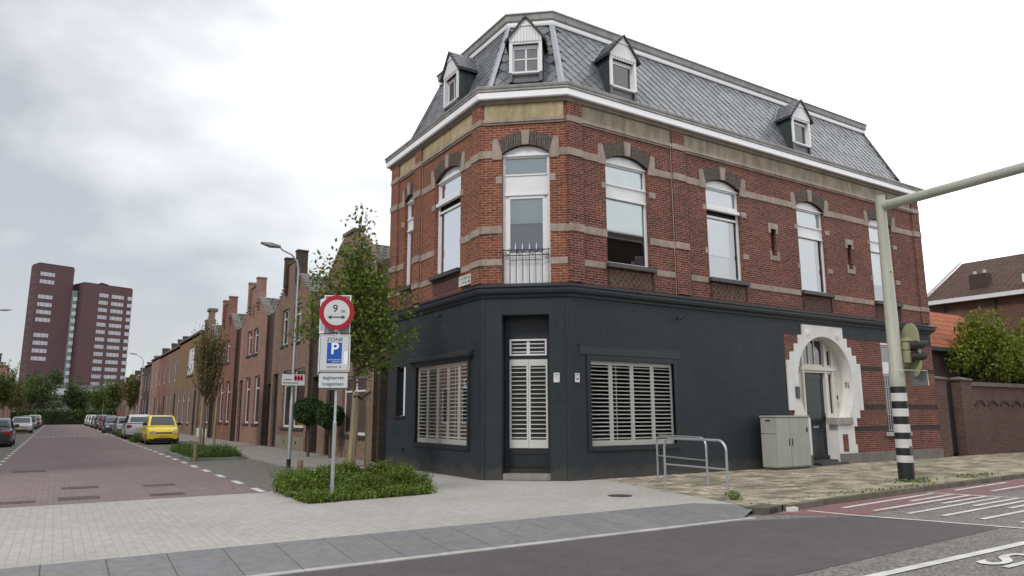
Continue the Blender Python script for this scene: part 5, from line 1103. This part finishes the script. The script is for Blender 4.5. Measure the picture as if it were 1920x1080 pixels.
def flat_house(W,s0,s1,zt,bm,label,side,nup=2,ngr=3,chim=1,white_top=False,bright=False,lower=None,detail=False,roofp=0):
    P0=W(s0,0,0); h=thing('terraced_house',P0,label,'house','flat fronted row houses further down the street' if side>0 else 'row houses on the far left'); wins=[]; w_=(s1-s0)
    for k in range(nup): a=s0+w_*(k+.5)/nup-.5*(1.6 if not bright else 3.2)*.5; wins.append((a,a+(1.15 if not bright else 3.4),zt-3.0,zt-1.1))
    if bright: wins=[(s0+3.2,s0+6.4,4.7,6.9)]
    for k in range(ngr): a=s0+w_*(k+.5)/ngr-.55; wins.append((a,a+1.1,.9 if k else .05,3.4))
    m=MB()
    if lower: panel(m,W,rect(s0,s1,3.8,zt),[rect(*q) for q in wins if q[2]>3.8],0,.16); m.build('wall',bm,h,recalc=False); m=MB(); panel(m,W,rect(s0,s1,0,3.8),[rect(*q) for q in wins if q[2]<3.8],0,.16); m.build('lower_wall',lower,h,recalc=False)
    else: panel(m,W,rect(s0,s1,0,zt),[rect(*q) for q in wins],0,.16); m.build('wall',bm,h,recalc=False)
    m=MB()
    for s in (s0,s1): m.add([W(s,0,0),W(s,-9,0),W(s,-9,zt),W(s,0,zt)],[(0,1,2,3)])
    m.build('side_wall',DK,h)
    m=MB()
    if roofp: m.add([W(s0,.2,zt),W(s1,.2,zt),W(s1,-4.5,zt+roofp),W(s0,-4.5,zt+roofp),W(s0,-9,zt),W(s1,-9,zt)],[(0,1,2,3),(3,2,5,4),(0,3,4),(1,5,2)])
    else: m.wbox(W,s0,s1,-9,.0,zt-.2,zt-.05)
    rf_=m.build('roof',TILB if roofp else DK,h); MB().wbox(W,s0,s1,-.2,.12,zt-.02,zt+.12).build('gutter' if roofp else 'coping',WHITE if (white_top or roofp) else COP,h)
    for k in range(chim):
        s=s0+.5+(w_-1.2)*k/max(1,chim); m=MB(); m.wbox(W,s,s+.65,-.95,-.30,zt-.1,zt+.85+roofp*.25); ch=m.build('chimney',DK,rf_); m=MB(); m.wbox(W,s-.05,s+.7,-1.0,-.25,zt+.85+roofp*.25,zt+.97+roofp*.25); m.build('chimney_cap',COP,ch)
    for i,q in enumerate(wins): hwin(W,*q,h,dep=.05,detail=detail,glass_=OPGB if (bright and i==0) else None,mull=1 if bright and i==0 else 0,door=(q[2]<.1))
    return h
he=flat_house(WH,57.9,69.4,7.80,OC,'ochre brick flat roofed house with one large bright upper window',1,1,4,1,bright=True,detail=True,lower=BN)
spec=[(69.4,77.0,7.6,BN,'brown brick terraced house next to the ochre house, with two chimneys',2,3,2,0),(77.0,84.5,7.6,RD,'red brown terraced house, second beyond the ochre one',2,3,1,0),(84.5,92,7.7,PK,'pinkish terraced house, third beyond the ochre one',2,3,1,0),(92,99.5,7.4,DK,'dark brick terraced house, fourth beyond the ochre one',2,3,1,0),
 (99.5,108,6.6,RD,'red terraced house with white gutter and tiled roof, fifth beyond the ochre one',2,3,1,2.2),(108,116,6.4,OC,'yellow brown terraced house with pitched roof, sixth beyond the ochre one',2,3,1,2.0),(116,124,6.4,RD,'red terraced house with pitched roof near the street end',2,3,1,2.2),(124,132,6.2,BN,'brown terraced house, second last at the street end on the right',2,2,1,2.0),(132,142,6.2,RD,'red terraced house closing the right row before the trees',2,2,1,2.0)]
for a,b,z,mt,lb,nu,ng,ch,rp in spec: flat_house(WH,a,b,z,mt,lb,1,nu,ng,ch,roofp=rp)
PKL=brick('pale_red_paint_brick',(.40,.14,.12),(.33,.11,.10),(.3,.2,.18))
specL=[(84,93,8.4,PKL,'rose red house front at the extreme left edge, behind the black saloon',2,3,1,2.4),(93,101,8.2,DK,'dark roofed house with pale lower front, second on the left',2,3,1,2.6),(101,109,7.4,RD,'red house with white gutter, third on the left row',2,3,1,2.2),(109,118,7.8,PKL,'rose house on the left row beside a whitish gable',2,3,1,1.8),(118,128,7.2,BN,'brown house on the left row in front of the tall tower',2,2,1,2.0),(128,140,7.0,RD,'last red house of the left row beside the dark green trees',2,2,1,2.0)]
for a,b,z,mt,lb,nu,ng,ch,rp in specL: flat_house(WHL,a,b,z,mt,lb,-1,nu,ng,ch,roofp=rp)
WO=wall((0,-15),(1,0),(0,1))  # unseen houses added to give the windows something to reflect
for i,(W_,a,b,z,mt,lb) in enumerate(((WO,-34,-22,6.6,RD,'unseen red house across the main road, far left behind the camera'),(WO,-22,-9,7.0,BN,'unseen brown house across the main road, left behind the camera'),(WO,-9,3,6.6,PK,'unseen pink house across the main road, right behind the camera'),(WO,3,16,6.8,BN,'unseen second brown house across the main road opposite the corner'),(WO,16,30,8.6,RD,'unseen second red house across the main road opposite the white doorway'),(WO,33,46,15.5,DK,'unseen last dark tall house across the main road on the right'),  # tall dark house sized to darken a window reflection
    (WHL,22,36,9.0,BN,'unseen brown corner house left of the side street, outside the picture'),(WHL,36,48,10.0,BN,'unseen brown house left of the side street, outside the picture'),(WHL,48,60,10.0,DK,'unseen third house left of the side street, outside the picture'),(WHL,60,72,8.0,PKL if 'PKL' in globals() else PK,'unseen fourth house left of the side street, outside the picture'),(WHL,72,84,8.2,BN,'unseen fifth house left of the side street, outside the picture'))): flat_house(W_,a,b,z,mt,lb,-1,3,4,1,roofp=2.2,white_top=True)
# ================================================================ TOWER BLOCKS
TB=plain('tower_brick',(.085,.042,.048),.85,var=.1,vs=.2); TBD=plain('tower_dark',(.03,.022,.026),.8); TW=plain('tower_window_band',(.34,.355,.39),.3,var=.1,vs=.3,bmp=0); TG=plain('tower_green_glass',(.14,.23,.22),.25,var=.2,vs=.2,bmp=0)
def tower(x,y,rot,L_,dp,h,label,cols,rows,zt0,step,skip=()):
    t=thing('tower_block',(x,y,0),label,'tower block'); u=Vector((math.cos(rot),math.sin(rot))); W=wall((x,y),u,(u.y,-u.x))
    m=MB(); m.wbox(W,0,L_,-dp,0,-.2,h); w=m.build('tower_wall',TB,t); MB().wbox(W,.3,L_-.3,-dp+.3,-.3,h,h+.5).build('roof_edge',TBD,t)
    for r_ in range(rows):
        if r_ in skip: continue
        z=zt0-r_*step
        for a,b in cols:
            f=MB().wbox(W,L_*a,L_*b,.0,.12,z-.75,z+.75).build('window',TW,t); m=MB(); k=3
            for i in range(k): q=L_*a+(L_*(b-a))*(i+.35+.1*random.random())/k; m.wbox(W,q,q+.28,.12,.16,z-.7,z+.7)
            m.build('window_post',plain('tower_frame',(.22,.22,.26),.5),f)
    for r_ in range(rows): z=zt0-r_*step; MB().wbox(W,-.06,.0,-dp*.75,-dp*.2,z-.6,z+.5).build('side_window',plain('tower_side_window',(.075,.045,.05),.6),t) if r_%1==0 and rows>12 else None
    return t,W
t1,W1=tower(-11.2,330,R(20),12.9,7.5,60.3,'taller dark red brick tower with a single column of white window bands',[(.07,.46)],16,56.4,3.02,(2,7,12,13,14,15))
t2,W2=tower(4.6,332,R(22),19.6,14,54.3,'wider dark red brick tower on the right with several columns of white windows',[(.32,.50),(.57,.82)],13,50.2,3.02,())
for r_ in range(12): MB().wbox(W2,19.6*.9,19.75,-3,.2,50.2-r_*3.02-.75,50.2-r_*3.02+.75).build('balcony',TW,t2)
m=MB(); m.wbox(W2,8,9.5,-4,-3.5,54.3,56); m.wbox(W2,7.5,11,-3.9,-3.7,55.4,55.8); m.build('roof_mast',TBD,t2)
lk=thing('glass_stair_tower',(2.2,336,0),'narrow green glazed stair tower between the two brick tower blocks','stair tower'); W3=wall((.5,336),(1,.2),(.2,-1)); MB().wbox(W3,0,5.0,-6,0,-.2,51.5).build('stair_wall',TG,lk)
for r_ in range(15): MB().wbox(W3,.9,2.4,.0,.1,48.0-r_*3.0-.6,48.0-r_*3.0+.9).build('window',plain('pale_stair_glass',(.72,.75,.76),.3,bmp=0),lk)  # pale panes on the green stair tower
lb_=thing('low_block',(16,322,0),'low grey building with a window strip at the foot of the right tower','building'); W4=wall((-8,322),(1,0),(0,-1)); MB().wbox(W4,0,38,-8,0,-.2,13).build('wall',plain('low_grey_wall',(.12,.115,.12),.8),lb_); MB().wbox(W4,15,36,0,.1,9.5,11.2).build('window_strip',TW,lb_); MB().wbox(W4,2,13,0,.1,9.0,11.5).build('window_strip',TW,lb_)
# ================================================================ TREES
def big_tree(x,y,h,rx,ry,label,lm,seed,n,s,z0=1.5,name='leafy_tree',blobs=16,cat='tree',grp=None):
    t=thing(name,(x,y,0),label,cat,grp); rn=random.Random(seed); m=MB(); wd_=MB(); wd_.tube([(x,y,-.2),(x,y,h*.4),(x+.1,y,h*.75)],[.03*h,.022*h,.008*h],7)
    bl=[]
    for i in range(blobs):
        while True:
            q=Vector((rn.uniform(-1,1),rn.uniform(-1,1),rn.uniform(-1,1)))
            if q.length<1: break
        bl.append((Vector((x+q.x*rx*.72,y+q.y*ry*.72,z0+(h-z0)*(.5+.40*q.z))),rn.uniform(.22,.42)*min(rx,(h-z0)*.6)))
    for c_,r_ in bl:
        wd_.tube([(x,y,h*.3),(c_.x*.6+x*.4,c_.y*.6+y*.4,c_.z*.7),tuple(c_)],[.01*h,.006*h,.003*h],4,False)
        for k in range(n//blobs):
            q=Vector((rn.gauss(0,1),rn.gauss(0,1),rn.gauss(0,1))).normalized()*r_*(rn.uniform(.55,1.12)); leafcard(m,c_+q,s*rn.uniform(.6,1.3),rn,.4)
    wd_.build('trunk',BARK,t); m.build('crown',lm,t,recalc=False); return t
DG=leafmat('dark_tree_green',(.042,.082,.016),.5,.2); MG=leafmat('mid_tree_green',(.075,.125,.02),.45,.3); BRN=leafmat('brown_green_leaf',(.125,.13,.035),.45,.3)
GT='trees closing the far end of the street'
big_tree(-2.5,150,10.6,4.2,4,'big dark green tree at the street end, left of the middle',DG,1,5200,.36,grp=GT,blobs=22); big_tree(2.6,154,8.2,4.0,4,'lower dark green tree at the street end below the green stair tower',DG,2,4600,.34,grp=GT,blobs=20)
big_tree(6.6,148,7.6,3.2,3.5,'rounded green tree at the street end on the right',MG,3,3600,.34,grp=GT,blobs=18); big_tree(-7.5,146,9.5,3.5,3.5,'green tree behind the last house of the left row',MG,4,3600,.34,grp=GT)
big_tree(11.5,158,9,5,4,'dark tree behind the right row at the far end of the street',DG,9,3000,.4,grp=GT)
rn=random.Random(8); m=MB()
for i in range(5200): leafcard(m,Vector((rn.uniform(-9,12),143+rn.uniform(-.8,.8),rn.uniform(.2,2.5))),rn.uniform(.2,.45),rn,.5)
hg=thing('hedge',(0,143,0),'long clipped hedge crossing the far end of the street','hedge'); m.build('hedge_leaves',DG,hg,recalc=False); MB().box(-9,12,142.6,143.4,0,2.1).build('hedge_core',plain('hedge_dark',(.02,.035,.01),.9),hg)
# bare, upright brownish street tree with stakes
def wispy(x,y,h,label,seed,grp,n=70,leafn=7,w=.85,lm=None,ls=.09,th=.02):
    t=thing('street_tree',(x,y,.03),label,'tree',grp); rn=random.Random(seed); wd_=MB(); lf=MB(); wd_.tube([(x,y,-.05),(x,y,1.9),(x+.03,y,h*.55),(x,y,h*.95)],[.055,.05,.035,.01],7)
    for i in range(n):
        a=rn.uniform(0,6.28); z0_=rn.uniform(1.9,h*.62); r_=w*rn.uniform(.25,1)*(1.-.35*(z0_/h)); z1=min(h*rn.uniform(.75,1.02),z0_+rn.uniform(1.,2.9)); p0=Vector((x,y,z0_)); p2=Vector((x+math.cos(a)*r_,y+math.sin(a)*r_,z1)); p1=p0.lerp(p2,.45)+Vector((math.cos(a),math.sin(a),0))*r_*.28
        wd_.tube([p0,p1,p2],[th,th*.7,.005],4,False)
        for k in range(leafn): f=rn.uniform(.15,1); q=(p0.lerp(p1,f*2) if f<.5 else p1.lerp(p2,f*2-1)); leafcard(lf,q+Vector((rn.gauss(0,.09),rn.gauss(0,.09),rn.gauss(0,.09))),ls*rn.uniform(.6,1.3),rn,.6)
    wd_.build('trunk',plain('brown_twig',(.14,.10,.055),.9,var=.2),t); lf.build('crown',lm or BRN,t,recalc=False); return t
GW='thin street trees in the parking strips'
wispy(6.0,37.0,6.5,'upright thin tree with sparse brownish leaves in front of the red and brown gabled houses',21,GW,n=120,leafn=22,w=1.05,ls=.115)
for i,(x,y) in enumerate(((5.75,36.4),(6.35,36.3))): tag(MB().tube([(x,y,-.05),(x+.03,y,2.4)],[.065,.06],8).build('tree_stake',WOOD,None,smooth=50),('left','right')[i]+' wooden stake of the thin brownish tree beyond the street lamp','stake','wooden stakes of the brownish tree')
for i,(x,y,h,lb) in enumerate(((6.0,80,6.4,'thin greenish brown tree before the first terraced houses on the right'),(5.6,97,6.2,'slim green tree halfway down the right row'),(4.9,118,6.2,'small green tree near the end of the right row'),(-4.3,84,6.8,'sparse green tree at the left edge before the rose house'),(-4.3,97,6.2,'brownish tree, second on the left kerb'),(-4.2,112,6.2,'green tree, third on the left kerb'))):
    wispy(x,y,h,lb,40+i,GW,n=70,leafn=26,w=1.35,lm=(BRN,MG,MG,MG,BRN,MG)[i],ls=.22,th=.03)
# further lamps
street_lamp('street_lamp',5.5,118,7.0,1.1,'pale street lamp far down the right side, leaning arm over the street',-1,'far street lamps',False)
street_lamp('street_lamp',6.0,70,6.6,.8,'thin street lamp among the right row houses',-1,'far street lamps',False)
street_lamp('street_lamp',-4.6,58,8.3,1.0,'street lamp arm reaching in at the left edge of the picture',1,'far street lamps',False)
# ================================================================ RIGHT SIDE
gw=thing('garden_wall',(27.0,13.82,0),'dark brick garden wall with coping and small blind arches right of the corner building','garden wall'); WG=wall((0,13.90),(1,0),(0,-1))
GB=brick('garden_wall_brick',(.14,.062,.052),(.085,.045,.042),(.15,.115,.10),damt=.4)
MB().wbox(WG,29.55,60,-.3,0,-.1,2.58).build('wall',GB,gw); m=MB(); m.wbox(WG,29.5,60,-.35,.06,2.58,2.70); m.wbox(WG,29.5,60,-.30,.02,2.70,2.74); m.build('coping',COP,gw)
m=MB()
for i in range(40):
    c=30.15+.98*i; m.wprism(WG,arc(c-.40,c+.40,1.86,2.06,6)+arc(c-.36,c+.36,1.80,1.99,6)[::-1],0,.035)
m.build('blind_arch',plain('arch_dark',(.05,.03,.028),.85),gw)
for a,b in ((26.95,27.70),(28.78,29.55)):
    m=MB(); m.wbox(WG,a,b,-.45,.05,-.1,2.78); m.build('gate_pier',GB,gw); m=MB(); m.wbox(WG,a-.06,b+.06,-.5,.10,2.78,2.84); m.add([WG(a-.06,.10,2.84),WG(b+.06,.10,2.84),WG(b+.06,-.5,2.84),WG(a-.06,-.5,2.84),WG((a+b)/2,-.2,2.93)],[(0,1,4),(1,2,4),(2,3,4),(3,0,4)]); m.build('pier_cap',COP,gw)
m=MB(); m.wbox(WG,27.72,28.76,-.35,-.30,.05,2.85); gt=m.build('gate',plain('gate_black',(.022,.02,.024),.6),gw); m=MB()
for i in range(7): m.wbox(WG,27.74+.147*i,27.85+.147*i,-.30,-.285,.08,2.8)
m.build('gate_board',MC['gate_black'],gt)
sh=thing('shed',(27.2,15,0),'low brick shed with a bright orange tiled roof beside the corner building','shed')
m=MB(); m.box(26.95,36.2,15.1,20,0,4.25); m.build('wall',plain('shed_wall',(.09,.06,.055),.9,var=.2),sh); m=MB(); m.add([(26.95,14.85,4.15),(36.5,14.85,4.15),(36.5,17.3,6.2),(26.95,17.3,6.2),(36.5,19.8,4.15),(26.95,19.8,4.15)],[(0,1,2,3),(3,2,4,5),(0,3,5),(1,4,2)]); m.build('roof',TILO,sh); MB().box(26.95,36.55,14.74,14.86,3.98,4.14).build('gutter',TRIM,sh)
rh=thing('brick_house',(42,21.6,0),'large brick house with brown tiled roof and white gutter at the right edge','house')
BB=brick('russet_brick',(.20,.095,.06),(.14,.07,.05),(.16,.11,.08),damt=.4)
m=MB(); m.box(42,52,4,21.5,0,7.8); m.add([(42,21.5,7.8),(52,21.5,7.8),(47,21.5,10.6)],[(0,1,2)]); m.build('wall',BB,rh)
m=MB(); m.add([(41.8,3.8,7.85),(41.8,21.75,7.85),(47,21.75,10.75),(47,3.8,10.75),(52.2,21.75,7.85),(52.2,3.8,7.85)],[(0,1,2,3),(3,2,4,5)]); rr_=m.build('roof',TILB,rh)
m=MB(); m.box(41.55,41.8,3.8,21.75,7.62,7.84); m.build('gutter',WHITE,rh); m=MB(); m.add([(41.75,21.75,7.82),(41.75,21.85,7.82),(47,21.85,10.8),(47,21.75,10.8),(41.75,21.75,8.0),(41.75,21.85,8.0),(47,21.85,10.95),(47,21.75,10.95)],[(0,1,2,3),(4,5,6,7),(0,1,5,4),(1,2,6,5),(2,3,7,6),(0,3,7,4)]); m.build('verge_board',WHITE,rh)
MB().box(42.7,43.3,18.6,19.5,8.0,9.2).build('chimney',plain('sooty_chimney',(.06,.04,.035),.9,var=.2),rr_); m=MB(); m.tube([(43,18.8,9.15),(43,18.8,9.4)],.10,8); m.tube([(43,19.3,9.15),(43,19.3,9.4)],.10,8); m.build('chimney_pot',plain('pot_light',(.5,.5,.48),.6),rr_)
m=MB(); m.box(42.2,42.9,16.3,16.7,8.3,8.75); m.build('roof_window',WHITE,rr_)
m=MB()
for y_ in (20.6,18.0,15.6): m.tube([(41.93,y_,.5),(41.93,y_,7.6)],.05,6)
m.build('downpipe',DTRIM,rh)
big_tree(32.7,14.4,5.6,3.9,.6,'rounded green bushy tree rising behind the garden wall at the right edge',leafmat('right_tree_green',(.135,.185,.022),.45,.35),12,8200,.15,z0=2.6,blobs=30)
big_tree(36.6,14.4,5.5,2.3,.6,'second green bush behind the garden wall, cut by the right picture edge',MC['right_tree_green'],13,6000,.15,z0=2.4,blobs=20)
